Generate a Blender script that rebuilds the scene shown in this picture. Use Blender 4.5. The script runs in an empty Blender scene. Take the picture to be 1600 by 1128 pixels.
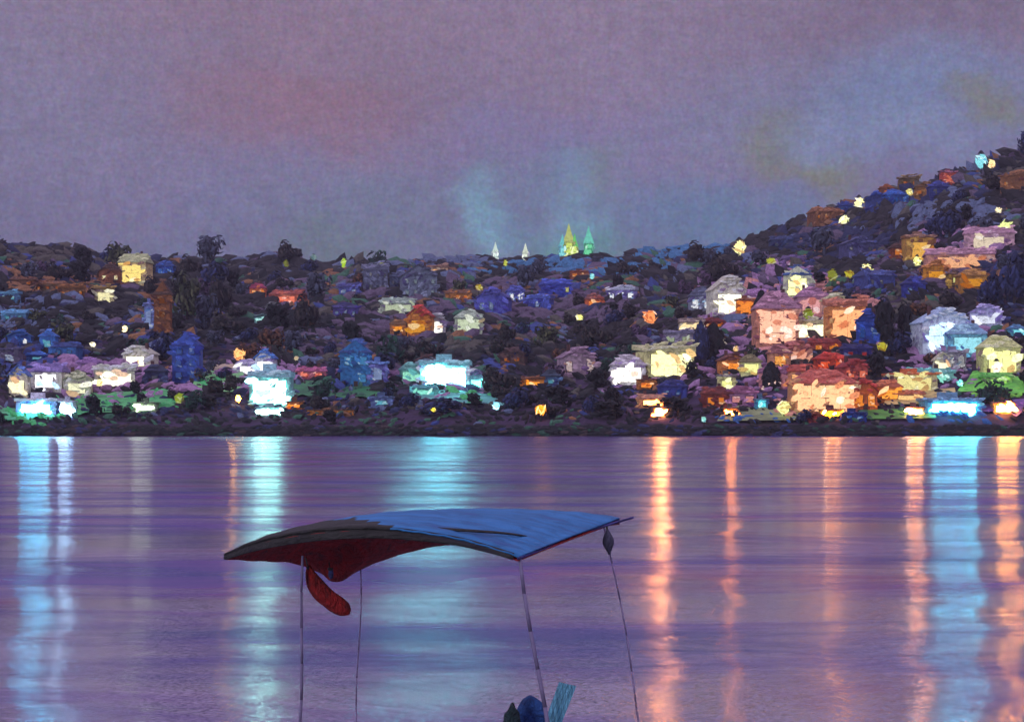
import bpy, math, random
from mathutils import Vector, Matrix, noise
random.seed(7)
R_ = random.Random(11)
SC = bpy.context.scene
COL = SC.collection
F = 2986.0; H = 4.2; YH = 650.0           # focal length in photo pixels, eye height above the water, horizon row

def P(px, py, Y):                          # a point of the place seen at (px, py) at distance Y
    return Vector(((px-800)/F*Y, Y, H+(YH-py)/F*Y))
def lin(c, k=1.0):
    o = []
    for v in c[:3]:
        v = v/255.0
        o.append((v/12.92 if v <= .04045 else ((v+.055)/1.055)**2.4)*k)
    return tuple(o)+(1.0,)

# ------------------------------------------------------------------ materials
MATS = {}
def nmat(name):
    m = bpy.data.materials.new(name); m.use_nodes = True
    nt = m.node_tree; nt.nodes.clear()
    return m, nt, nt.nodes, nt.links
def ramp(nodes, stops, mode='LINEAR'):
    r = nodes.new('ShaderNodeValToRGB'); cr = r.color_ramp; cr.interpolation = mode
    while len(cr.elements) < len(stops): cr.elements.new(.5)
    for e, (p, c) in zip(cr.elements, stops): e.position = p; e.color = c
    return r
def noisetex(nodes, links, scale, detail=3, coord=None, stretch=(1,1,1), rough=.55, dist=0.0, rot=(0,0,0)):
    mp = nodes.new('ShaderNodeMapping'); mp.inputs['Scale'].default_value = stretch
    mp.inputs['Rotation'].default_value = rot
    links.new(coord, mp.inputs['Vector'])
    n = nodes.new('ShaderNodeTexNoise'); n.inputs['Scale'].default_value = scale
    n.inputs['Detail'].default_value = detail; n.inputs['Roughness'].default_value = rough
    n.inputs['Distortion'].default_value = dist
    links.new(mp.outputs[0], n.inputs['Vector'])
    return n
def paint(c, second=None, key=None, rough=.75, scale=.9, stretch=(1,1,1), contrast=1.0, bump=.6, k=1.0):
    """a rough, hand-worked surface: its own colour, broken by patches of a second one"""
    key = key or ('p', tuple(c), tuple(second or ()), scale, stretch, k)
    if key in MATS: return MATS[key]
    m, nt, N, L = nmat('plaster' if len(MATS) else 'surface')
    geo = N.new('ShaderNodeNewGeometry'); oi = N.new('ShaderNodeObjectInfo')
    ad = N.new('ShaderNodeVectorMath'); ad.operation = 'ADD'
    L.new(geo.outputs['Position'], ad.inputs[0]); L.new(oi.outputs['Random'], ad.inputs[1])
    base = lin(c, k); sec = lin(second, k) if second else tuple(v*.45 for v in base[:3])+(1,)
    a = noisetex(N, L, scale, 4, ad.outputs[0], stretch, dist=1.2)
    lo = tuple(max(0, v*(1-.35*contrast)) for v in base[:3])+(1,)
    hi = tuple(min(.95, v*(1+.25*contrast)) for v in base[:3])+(1,)
    r = ramp(N, [(.28, sec), (.42, lo), (.55, base), (.72, hi)])
    L.new(a.outputs[0], r.inputs[0])
    b = N.new('ShaderNodeBsdfPrincipled'); b.inputs['Roughness'].default_value = rough
    L.new(r.outputs[0], b.inputs['Base Color'])
    bn = noisetex(N, L, scale*3.2, 3, ad.outputs[0], stretch, dist=.8)
    bp = N.new('ShaderNodeBump'); bp.inputs['Strength'].default_value = bump; bp.inputs['Distance'].default_value = .12
    L.new(bn.outputs[0], bp.inputs['Height']); L.new(bp.outputs[0], b.inputs['Normal'])
    o = N.new('ShaderNodeOutputMaterial'); L.new(b.outputs[0], o.inputs[0])
    MATS[key] = m
    return m
def glow(c, s, second=None):
    """lit glass, a lamp or a floodlit spire: gives off light of its own, uneven as behind curtains"""
    key = ('g', tuple(c), round(s, 3), tuple(second or ()))
    if key in MATS: return MATS[key]
    m, nt, N, L = nmat('glowing_surface')
    geo = N.new('ShaderNodeNewGeometry')
    a = noisetex(N, L, .85, 3, geo.outputs['Position'], (1, 1, 1.5), dist=1.6)
    base = lin(c); sec = lin(second) if second else tuple(v*.62 for v in base[:3])+(1,)
    hi = tuple(v*1.15 for v in base[:3])+(1,)
    r = ramp(N, [(.34, sec), (.47, base), (.7, hi)])
    L.new(a.outputs[0], r.inputs[0])
    e = N.new('ShaderNodeEmission'); e.inputs['Strength'].default_value = s
    L.new(r.outputs[0], e.inputs[0])
    o = N.new('ShaderNodeOutputMaterial'); L.new(e.outputs[0], o.inputs[0])
    MATS[key] = m
    return m

def gl3(c, s):
    """three tints of one light: its own, a paler and a deeper one"""
    pale = tuple(int(v+(255-v)*.45) for v in c); deep = (int(c[0]*.88), int(c[1]*.74), int(c[2]*.70)) if c[0] >= c[2] else (int(c[0]*.70), int(c[1]*.84), int(c[2]*.97))
    return [glow(c, s), glow(pale, s*1.1), glow(deep, s*.85)]
# ------------------------------------------------------------------ objects
LABELS = {}
def tag(o, label=None, cat=None, group=None, kind=None):
    if label: o['label'] = label
    if cat: o['category'] = cat
    if group: o['group'] = group
    if kind: o['kind'] = kind
    return o
def mesh(name, verts, faces, mats, parent=None, fm=None, smooth=False):
    me = bpy.data.meshes.new(name); me.from_pydata([tuple(v) for v in verts], [], faces)
    for m in (mats if isinstance(mats, (list, tuple)) else [mats]): me.materials.append(m)
    if fm:
        for p, i in zip(me.polygons, fm): p.material_index = i
    if smooth:
        for p in me.polygons: p.use_smooth = True
    me.update()
    o = bpy.data.objects.new(name, me); COL.objects.link(o)
    if parent: o.parent = parent
    return o
def empty(name, loc, rz=0):
    o = bpy.data.objects.new(name, None); COL.objects.link(o)
    o.location = loc; o.rotation_euler = (0, 0, rz); o.empty_display_size = .5
    return o
class MB:
    def __init__(s): s.v = []; s.f = []; s.m = []
    def add(s, vs, fs, mi=0):
        n = len(s.v); s.v += [Vector(v) for v in vs]; s.f += [tuple(i+n for i in f) for f in fs]; s.m += [mi]*len(fs)
    def box(s, x0, x1, y0, y1, z0, z1, mi=0, n=1, jit=0, seed=0):
        """a box whose faces are cut n times and pushed about a little"""
        def g(a, b, c, d):
            vs = []
            for j in range(n+1):
                for i in range(n+1):
                    vs.append(a.lerp(b, i/n).lerp(d.lerp(c, i/n), j/n))
            return vs
        A = [Vector((x, y, z)) for z in (z0, z1) for y in (y0, y1) for x in (x0, x1)]
        fs = []
        for j in range(n):
            for i in range(n):
                k = j*(n+1)+i; fs.append((k, k+1, k+n+2, k+n+1))
        for q in ((0,1,5,4), (1,3,7,5), (3,2,6,7), (2,0,4,6), (4,5,7,6), (1,0,2,3)):
            vs = g(*[A[i] for i in q])
            if jit: vs = [v+noise.noise_vector(v*.55+Vector((seed, seed*1.7, 0)))*jit for v in vs]
            s.add(vs, fs, mi)
    def tube(s, a, b, r0, r1=None, n=10, mi=0, segs=1):
        a = Vector(a); b = Vector(b); r1 = r0 if r1 is None else r1
        d = (b-a).normalized(); u = d.orthogonal().normalized(); w = d.cross(u)
        vs = []
        for j in range(segs+1):
            t = j/segs; c = a.lerp(b, t); r = r0+(r1-r0)*t
            for i in range(n):
                an = 2*math.pi*i/n; vs.append(c+(u*math.cos(an)+w*math.sin(an))*r)
        fs = [(j*n+i, j*n+(i+1) % n, (j+1)*n+(i+1) % n, (j+1)*n+i) for j in range(segs) for i in range(n)]
        fs += [tuple(range(n))[::-1], tuple(segs*n+i for i in range(n))]
        s.add(vs, fs, mi)
    def poly_prism(s, pts, y0, y1, mi=0):
        n = len(pts); vs = [(x, y0, z) for x, z in pts]+[(x, y1, z) for x, z in pts]
        fs = [tuple(range(n)), tuple(range(2*n-1, n-1, -1))]+[(i, i+n, (i+1) % n+n, (i+1) % n) for i in range(n)]
        s.add(vs, fs, mi)
    def blob(s, c, rx, ry, rz, jit=.2, seed=0, nu=14, nv=9, mi=0):
        c = Vector(c); vs = []; fs = []
        for j in range(nv+1):
            th = math.pi*j/nv
            for i in range(nu):
                ph = 2*math.pi*i/nu
                d = Vector((math.sin(th)*math.cos(ph), math.sin(th)*math.sin(ph), math.cos(th)))
                k = 1+jit*noise.noise(d*1.7+Vector((seed*3.1, seed, 0)))*1.6
                vs.append(c+Vector((d.x*rx, d.y*ry, d.z*rz))*k)
        for j in range(nv):
            for i in range(nu): fs.append((j*nu+i, (j+1)*nu+i, (j+1)*nu+(i+1) % nu, j*nu+(i+1) % nu))
        s.add(vs, fs, mi)
    def dab(s, c, nrm, along, l, w, mi=0):
        """one leaf clump: a thick bent lens of paint-stroke proportions"""
        c = Vector(c); n = Vector(nrm).normalized(); a = (Vector(along)-n*n.dot(Vector(along)))
        a = a.normalized() if a.length > 1e-4 else n.orthogonal().normalized()
        b = n.cross(a)
        vs = [c-a*l*.5, c-a*l*.2+b*w*.5, c+a*l*.28+b*w*.42, c+a*l*.5+b*w*.1, c+a*l*.25-b*w*.5, c-a*l*.25-b*w*.4, c+n*w*.28]
        s.add(vs, [(6, 0, 1), (6, 1, 2), (6, 2, 3), (6, 3, 4), (6, 4, 5), (6, 5, 0), (0, 5, 4, 3, 2, 1)], mi)
    def strokes(s, x0, x1, z0, z1, y, size, mis, rr, ang=None, dens=1.0, over=.12):
        """thick overlapping trowel strokes laid on an upright face that looks along -y"""
        w, h = x1-x0, z1-z0; a0 = rr.uniform(-.9, .9) if ang is None else ang
        n = max(2, int(w*h/(size*size*.28)*dens))
        for _ in range(min(n, 70)):
            l = size*rr.uniform(.7, 1.5); an = a0+rr.gauss(0, .35)
            x = rr.uniform(x0-over*min(w, 3)*.5, x1+over*min(w, 3)*.5); z = rr.uniform(z0-over*min(h, 3)*.3, z1+over*min(h, 3)*.5)
            s.dab((x, y-rr.uniform(0, .12), z), (rr.uniform(-.3, .3), -1, rr.uniform(-.15, .35)), (math.cos(an), 0, math.sin(an)), min(l, w*.9+.2), min(l*rr.uniform(.3, .5), h*.6+.1), rr.choice(mis))
    def build(s, name, mats, parent=None, smooth=False):
        return mesh(name, s.v, s.f, mats, parent, s.m, smooth)

# ------------------------------------------------------------------ camera, sky, light
cam = bpy.data.cameras.new('camera'); co = bpy.data.objects.new('camera', cam); COL.objects.link(co)
co.location = (0, 0, H); co.rotation_euler = (math.radians(90), 0, 0)
cam.sensor_width = 36; cam.lens = F*36/1600; cam.shift_y = (YH-564)/1600
cam.clip_start = .1; cam.clip_end = 20000
SC.camera = co
W = bpy.data.worlds.new('World'); SC.world = W; W.use_nodes = True
N = W.node_tree.nodes; L = W.node_tree.links; N.clear()
tc = N.new('ShaderNodeTexCoord')
def blobmask(px, py, rx, ry, amt):
    d = Vector(((px-800)/F, 1, (YH-py)/F)).normalized()
    s = N.new('ShaderNodeVectorMath'); s.operation = 'SUBTRACT'; s.inputs[1].default_value = d
    L.new(warp.outputs[0], s.inputs[0])
    m = N.new('ShaderNodeVectorMath'); m.operation = 'MULTIPLY'; m.inputs[1].default_value = (F/rx, 1.5, F/ry)
    L.new(s.outputs[0], m.inputs[0])
    ln = N.new('ShaderNodeVectorMath'); ln.operation = 'LENGTH'; L.new(m.outputs[0], ln.inputs[0])
    mr = N.new('ShaderNodeMapRange'); mr.interpolation_type = 'SMOOTHERSTEP'
    mr.inputs[1].default_value = 0; mr.inputs[2].default_value = 1.35; mr.inputs[3].default_value = amt; mr.inputs[4].default_value = 0
    L.new(ln.outputs['Value'], mr.inputs[0])
    return mr.outputs[0]
# cloud and spire-glow edges wander
wn = noisetex(N, L, 14, 5, tc.outputs['Generated'], (1, 1, 1.4), rough=.6)
wc = N.new('ShaderNodeVectorMath'); wc.operation = 'SUBTRACT'; wc.inputs[1].default_value = (.5, .5, .5); L.new(wn.outputs['Color'], wc.inputs[0])
wsn = N.new('ShaderNodeVectorMath'); wsn.operation = 'SCALE'; wsn.inputs['Scale'].default_value = .07; L.new(wc.outputs[0], wsn.inputs[0])
warp = N.new('ShaderNodeVectorMath'); warp.operation = 'ADD'; L.new(tc.outputs['Generated'], warp.inputs[0]); L.new(wsn.outputs[0], warp.inputs[1])
sep = N.new('ShaderNodeSeparateXYZ'); L.new(warp.outputs[0], sep.inputs[0])
grad = ramp(N, [(0.0, lin((100, 102, 134))), (.075, lin((104, 108, 138))), (.11, lin((112, 110, 142))), (.15, lin((119, 112, 140))), (.205, lin((126, 114, 138))), (.36, lin((134, 124, 160))), (.62, lin((196, 184, 214))), (1, lin((200, 190, 225)))])  # top stops brightened, out of view, to light the awning from overhead
L.new(sep.outputs['Z'], grad.inputs[0])
cur = grad.outputs[0]
CL = [(500, 160, 260, 90, (130, 100, 116), .7), (470, 40, 330, 80, (128, 108, 128), .6), (40, 200, 240, 200, (120, 118, 146), .7),
      (560, 335, 260, 90, (104, 113, 138), .85), (820, 60, 300, 130, (126, 112, 136), .6), (1480, 20, 330, 120, (110, 100, 124), .85), (900, 220, 260, 70, (118, 112, 150), .7),
      (1420, 170, 260, 110, (108, 122, 156), .95), (1150, 200, 160, 80, (112, 118, 146), .6), (1290, 275, 80, 50, (114, 119, 106), .9), (1215, 235, 60, 60, (112, 116, 108), .8),
      (1530, 175, 60, 40, (114, 117, 112), .8), (955, 270, 50, 60, (108, 118, 124), .85), (765, 345, 60, 80, (112, 148, 170), 1), (820, 370, 60, 50, (96, 122, 148), .7),  # pale blobs round the spires: their glow, put into the sky colour
      (905, 345, 60, 100, (118, 158, 180), 1), (900, 390, 90, 40, (86, 138, 136), .8), (885, 300, 150, 90, (102, 120, 148), .7), (1110, 350, 220, 70, (94, 116, 148), .9),
      (500, 370, 120, 40, (98, 112, 124), .7), (1300, 215, 90, 60, (118, 132, 164), .7), (1430, 230, 90, 40, (118, 132, 164), .7), (90, 350, 200, 60, (108, 106, 136), .7)]
for px, py, rx, ry, c, amt in CL:
    mx = N.new('ShaderNodeMix'); mx.data_type = 'RGBA'
    L.new(blobmask(px, py, rx, ry, amt), mx.inputs[0]); L.new(cur, mx.inputs[6]); mx.inputs[7].default_value = lin(c); cur = mx.outputs[2]
# canvas weave put into the sky colour: fine level and upright flecks
def mul(cur, nz, lo, hi):
    mr = N.new('ShaderNodeMapRange'); mr.inputs[1].default_value = .3; mr.inputs[2].default_value = .7
    mr.inputs[3].default_value = lo; mr.inputs[4].default_value = hi; L.new(nz.outputs[0], mr.inputs[0])
    v = N.new('ShaderNodeVectorMath'); v.operation = 'SCALE'; L.new(cur, v.inputs[0]); L.new(mr.outputs[0], v.inputs['Scale'])
    return v.outputs[0]
cur = mul(cur, noisetex(N, L, 260, 2, tc.outputs['Generated'], (1, 1, .3)), .94, 1.06)
cur = mul(cur, noisetex(N, L, 300, 2, tc.outputs['Generated'], (.3, .3, 1)), .94, 1.06)
cur = mul(cur, noisetex(N, L, 620, 2, tc.outputs['Generated'], (1, 1, 1)), .9, 1.1)
cur = mul(cur, noisetex(N, L, 9, 4, tc.outputs['Generated'], (1, 1, 1.4)), .94, 1.06)
cg = noisetex(N, L, 430, 2, tc.outputs['Generated'], (1, 1, 1)); cgs = N.new('ShaderNodeVectorMath'); cgs.operation = 'MULTIPLY_ADD'
cgs.inputs[1].default_value = (.55, .5, .5); cgs.inputs[2].default_value = (.745, .735, .775); L.new(cg.outputs['Color'], cgs.inputs[0])
cgm = N.new('ShaderNodeVectorMath'); cgm.operation = 'MULTIPLY'; L.new(cur, cgm.inputs[0]); L.new(cgs.outputs[0], cgm.inputs[1]); cur = cgm.outputs[0]
sky = N.new('ShaderNodeTexSky'); sky.sky_type = 'NISHITA'; sky.sun_disc = False
sky.sun_elevation = math.radians(-3); sky.sun_rotation = math.radians(-140); sky.air_density = 1.5
bg = N.new('ShaderNodeBackground'); bg.inputs[1].default_value = 1.0; L.new(cur, bg.inputs[0])
bg2 = N.new('ShaderNodeBackground'); bg2.inputs[1].default_value = .05; L.new(sky.outputs[0], bg2.inputs[0])
ad = N.new('ShaderNodeAddShader'); L.new(bg.outputs[0], ad.inputs[0]); L.new(bg2.outputs[0], ad.inputs[1])
wo = N.new('ShaderNodeOutputWorld'); L.new(ad.outputs[0], wo.inputs[0])
sl = bpy.data.lights.new('front_fill_sun', 'SUN'); sl.energy = .9; sl.angle = math.radians(12); sl.color = (.8, .86, 1)  # low fill lamp added behind the viewer for awning and house fronts
so = bpy.data.objects.new('front_fill_sun', sl); COL.objects.link(so); so.rotation_euler = (math.radians(81), 0, math.radians(-28))
SC.view_settings.view_transform = 'Standard'; SC.view_settings.look = 'None'; SC.view_settings.gamma = 1; SC.view_settings.exposure = .22
SC.cycles.use_denoising = True; SC.cycles.max_bounces = 5; SC.cycles.sample_clamp_indirect = 6
SC.cycles.caustics_reflective = False; SC.cycles.caustics_refractive = False

# ------------------------------------------------------------------ water
def water_mat():
    m, nt, N, L = nmat('bay_water')
    g = N.new('ShaderNodeNewGeometry')
    # ripples with crests along the shore: the slope is drawn straight from the noise, so far ripples keep theirs
    n1 = noisetex(N, L, 70, 1, g.outputs['Position'], (.22, 1, 1), dist=.3)
    n2 = noisetex(N, L, 1.5, 2, g.outputs['Position'], (.5, 1, 1), dist=.8)
    big = noisetex(N, L, .045, 3, g.outputs['Position'], (.35, 1, 1), dist=1.0)
    def sepx(n):
        s = N.new('ShaderNodeSeparateColor'); L.new(n.outputs['Color'], s.inputs[0]); return s
    n3 = noisetex(N, L, .17, 4, g.outputs['Position'], (.75, 1, 1), rough=.6, dist=.5)
    s1, s2, s3 = sepx(n1), sepx(n2), sepx(n3)
    def M(op, a, b):
        x = N.new('ShaderNodeMath'); x.operation = op
        for i, v in enumerate((a, b)):
            if isinstance(v, (int, float)): x.inputs[i].default_value = v
            else: L.new(v, x.inputs[i])
        return x.outputs[0]
    def slope(ch, k1, k2):
        a = M('MULTIPLY', M('SUBTRACT', s1.outputs[ch], .5), k1)
        b = M('MULTIPLY', M('SUBTRACT', s2.outputs[ch], .5), k2)
        return M('ADD', M('ADD', a, b), M('MULTIPLY', M('SUBTRACT', s3.outputs[ch], .5), (.42, .15)[ch]))
    k = N.new('ShaderNodeMapRange'); k.inputs[1].default_value = .35; k.inputs[2].default_value = .65; k.inputs[3].default_value = .75; k.inputs[4].default_value = 1.25
    L.new(big.outputs[0], k.inputs[0])
    sx = M('MULTIPLY', slope(0, .004, .03), k.outputs[0]); sy = M('MULTIPLY', slope(1, .74, .03), k.outputs[0])
    cb = N.new('ShaderNodeCombineXYZ'); L.new(sx, cb.inputs[0]); L.new(sy, cb.inputs[1]); cb.inputs[2].default_value = 1
    nn = N.new('ShaderNodeVectorMath'); nn.operation = 'NORMALIZE'; L.new(cb.outputs[0], nn.inputs[0])
    # the water's own colour, violet with bluer and redder bands of weed and current
    r = ramp(N, [(.3, lin((58, 78, 136))), (.42, lin((94, 86, 150))), (.55, lin((118, 88, 156))), (.66, lin((158, 80, 126)))])
    cn = noisetex(N, L, .16, 5, g.outputs['Position'], (.22, 1, 1), dist=.8, rough=.65); L.new(cn.outputs[0], r.inputs[0])
    d = N.new('ShaderNodeBsdfDiffuse'); L.new(r.outputs[0], d.inputs[0])
    gl = N.new('ShaderNodeBsdfGlossy'); gl.inputs['Roughness'].default_value = .14; gl.inputs['Anisotropy'].default_value = .82; tg = N.new('ShaderNodeCombineXYZ'); tg.inputs[1].default_value = 1; L.new(tg.outputs[0], gl.inputs['Tangent']); gl.inputs['Color'].default_value = (.96, .9, 1, 1)
    L.new(nn.outputs[0], gl.inputs['Normal'])
    mx = N.new('ShaderNodeMixShader')
    # patches that mirror less, put in to break up the reflected streaks
    pn = noisetex(N, L, .16, 6, g.outputs['Position'], (.4, 1, 1), rough=.75, dist=.6); pb = noisetex(N, L, .11, 2, g.outputs['Position'], (.25, 1, 1), dist=.6)
    pr = N.new('ShaderNodeMapRange'); pr.inputs[1].default_value = .42; pr.inputs[2].default_value = .55; pr.inputs[3].default_value = .34; pr.inputs[4].default_value = .92
    L.new(M('ADD', M('MULTIPLY', pn.outputs[0], .6), M('MULTIPLY', pb.outputs[0], .4)), pr.inputs[0]); L.new(pr.outputs[0], mx.inputs[0])
    L.new(d.outputs[0], mx.inputs[1]); L.new(gl.outputs[0], mx.inputs[2])
    o = N.new('ShaderNodeOutputMaterial'); L.new(mx.outputs[0], o.inputs[0])
    return m
tag(mesh('water', [(-4000, -300, 0), (4000, -300, 0), (4000, 9000, 0), (-4000, 9000, 0)], [(0, 1, 2, 3)], water_mat()), kind='structure')

# ------------------------------------------------------------------ hillside
YS = 404.0                                   # where the quay meets the water
RIDGE = [(-900, 330), (-300, 350), (0, 376), (80, 388), (160, 404), (260, 410), (340, 408), (430, 404), (520, 412), (640, 412), (740, 404), (830, 408),
         (960, 402), (1050, 392), (1130, 388), (1190, 366), (1260, 345), (1340, 314), (1440, 292), (1500, 266), (1560, 244), (1620, 226), (1800, 190), (2500, 150)]
RD = [(-900, 700), (0, 720), (400, 860), (900, 900), (1200, 760), (1600, 680), (2500, 640)]
def interp(tb, x):
    if x <= tb[0][0]: return tb[0][1]
    for (a, b), (c, d) in zip(tb, tb[1:]):
        if x <= c: return b+(d-b)*(x-a)/(c-a)
    return tb[-1][1]
def ground(px, Y):
    R = interp(RD, px); zr = H+(YH-interp(RIDGE, px))/F*R
    t = (Y-YS-6)/(R-YS-6)
    if t <= 0: return 1.5
    x = (px-800)/F*Y
    n = noise.fractal(Vector((x*.02, Y*.02, 3)), 1, 2, 4)*2.2*min(1, t*6)
    if t <= 1: return 1.5+(t**.92)*(zr-1.5)+n*(1-t*.6)
    return max(-4, zr-(t-1)*260+n*.4)
cols = list(range(-900, 2501, 16)); rows = [YS, YS+6]+[None]*44
V = []; nr = 50
for px in cols:
    R = interp(RD, px)
    for j in range(nr):
        t = j/42
        Y = YS+6+(R-YS-6)*t
        V.append(Vector(((px-800)/F*Y, Y, ground(px, Y))))
FS = [(i*nr+j, (i+1)*nr+j, (i+1)*nr+j+1, i*nr+j+1) for i in range(len(cols)-1) for j in range(nr-1)]
def hill_mat():
    m, nt, N, L = nmat('hillside_scrub')
    g = N.new('ShaderNodeNewGeometry')
    a = noisetex(N, L, .05, 5, g.outputs['Position'], (1, 1, 1.3), dist=.6, rough=.7)
    r = ramp(N, [(.3, lin((40, 40, 68))), (.42, lin((56, 52, 60))), (.5, lin((86, 72, 96))), (.6, lin((64, 58, 56))), (.7, lin((44, 56, 78)))])
    L.new(a.outputs[0], r.inputs[0])
    b = N.new('ShaderNodeBsdfDiffuse'); L.new(r.outputs[0], b.inputs[0])
    o = N.new('ShaderNodeOutputMaterial'); L.new(b.outputs[0], o.inputs[0])
    return m
tag(mesh('hillside', V, FS, hill_mat(), smooth=True), kind='structure')
def find(px, py):                            # distance at which the slope is seen at (px, py)
    R = interp(RD, px); Y = YS+7; last = Y
    while Y < R:
        z = ground(px, Y); q = YH-(z-H)/Y*F
        if q <= py: return Y
        Y += 3
    return R-2
# quay: a stone wall with a walk on top
q = MB(); n = 120
for i in range(n):
    a = -420+i*7.0; b = a+6.97
    q.box(a, b, YS+R_.uniform(-.15, .15), YS+5.9, -1.5, 1.28+R_.uniform(-.06, .06), 0)
    q.box(a, b, YS-.25, YS+5.9, 1.35, 1.62+R_.uniform(-.05, .05), 0)
tag(q.build('quay', [paint((52, 48, 58), (34, 40, 52), scale=.5)]), kind='structure')
q = MB()
for i in range(2600):
    x = R_.uniform(-150, 150); t = R_.random(); an = R_.uniform(-.35, .35); l = R_.uniform(.8, 3.2)
    q.dab((x, YS-.4+R_.uniform(-.9, .2)*(1-t), .05+t*1.9+R_.uniform(-.1, .35)), (R_.uniform(-.3, .3), -1, R_.uniform(0, .8)), (math.cos(an), 0, math.sin(an)), l, l*R_.uniform(.2, .4), 0 if R_.random() < .5 else 1 if R_.random() < .5 else (2 if noise.noise(Vector((x*.05, 0, 0))) > 0 else 3) if R_.random() < .6 else 4)
tag(q.build('shore_rocks', [paint(c, scale=.9) for c in ((34, 32, 38), (24, 26, 34), (44, 84, 66), (50, 54, 100), (70, 54, 56))]), 'dark wet rocks and weed heaped along the foot of the quay', 'rocks', kind='stuff')
def patch(name, pts, c1, c2, lift=.6):
    """a lawn or a paved slope draped on the hillside between four corners seen at pts (px, py)"""
    a, b, c, d = pts; v = []; nx, ny = 16, 6
    for j in range(ny+1):
        for i in range(nx+1):
            u, w = i/nx, j/ny
            px = (a[0]*(1-u)+b[0]*u)*(1-w)+(d[0]*(1-u)+c[0]*u)*w; py = (a[1]*(1-u)+b[1]*u)*(1-w)+(d[1]*(1-u)+c[1]*u)*w
            if j in (0, ny): py += noise.noise(Vector((px*.06, py, 1)))*5
            Y = find(px, py)
            v.append(Vector(((px-800)/F*Y, Y, ground(px, Y)+lift)))
    f = [(j*(nx+1)+i, j*(nx+1)+i+1, (j+1)*(nx+1)+i+1, (j+1)*(nx+1)+i) for j in range(ny) for i in range(nx)]
    return tag(mesh(name, v, f, paint(c1, c2, scale=.35, stretch=(.5, 1, 1))), kind='structure')
G1, G2 = (90, 190, 110), (50, 120, 90)
patch('lawn', [(90, 655), (275, 642), (262, 612), (130, 622)], G1, G2)
patch('lawn', [(-60, 664), (95, 662), (70, 648), (-60, 640)], (100, 190, 130), G2)
patch('lawn', [(300, 616), (384, 616), (380, 586), (306, 582)], (150, 225, 140), (90, 190, 120))
patch('lawn', [(430, 622), (600, 628), (585, 604), (445, 600)], (60, 140, 84), (50, 90, 70))
patch('lawn', [(1330, 664), (1470, 664), (1450, 646), (1350, 648)], (96, 160, 70), (60, 110, 80))
patch('lawn', [(1490, 622), (1640, 625), (1640, 596), (1520, 590)], (130, 225, 90), (80, 180, 90))
patch('lawn', [(1120, 664), (1260, 664), (1250, 650), (1140, 640)], (150, 160, 110), (80, 120, 120))
patch('terrace', [(1500, 655), (1700, 655), (1700, 630), (1500, 628)], (140, 100, 175), (70, 110, 140))
patch('terrace', [(1380, 640), (1500, 640), (1490, 612), (1400, 612)], (225, 200, 130), (205, 150, 110))
patch('terrace', [(640, 628), (790, 640), (770, 622), (640, 606)], (110, 190, 180), (80, 120, 150))
patch('terrace', [(300, 584), (384, 586), (380, 574), (304, 572)], (220, 205, 170), (170, 130, 160))

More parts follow.
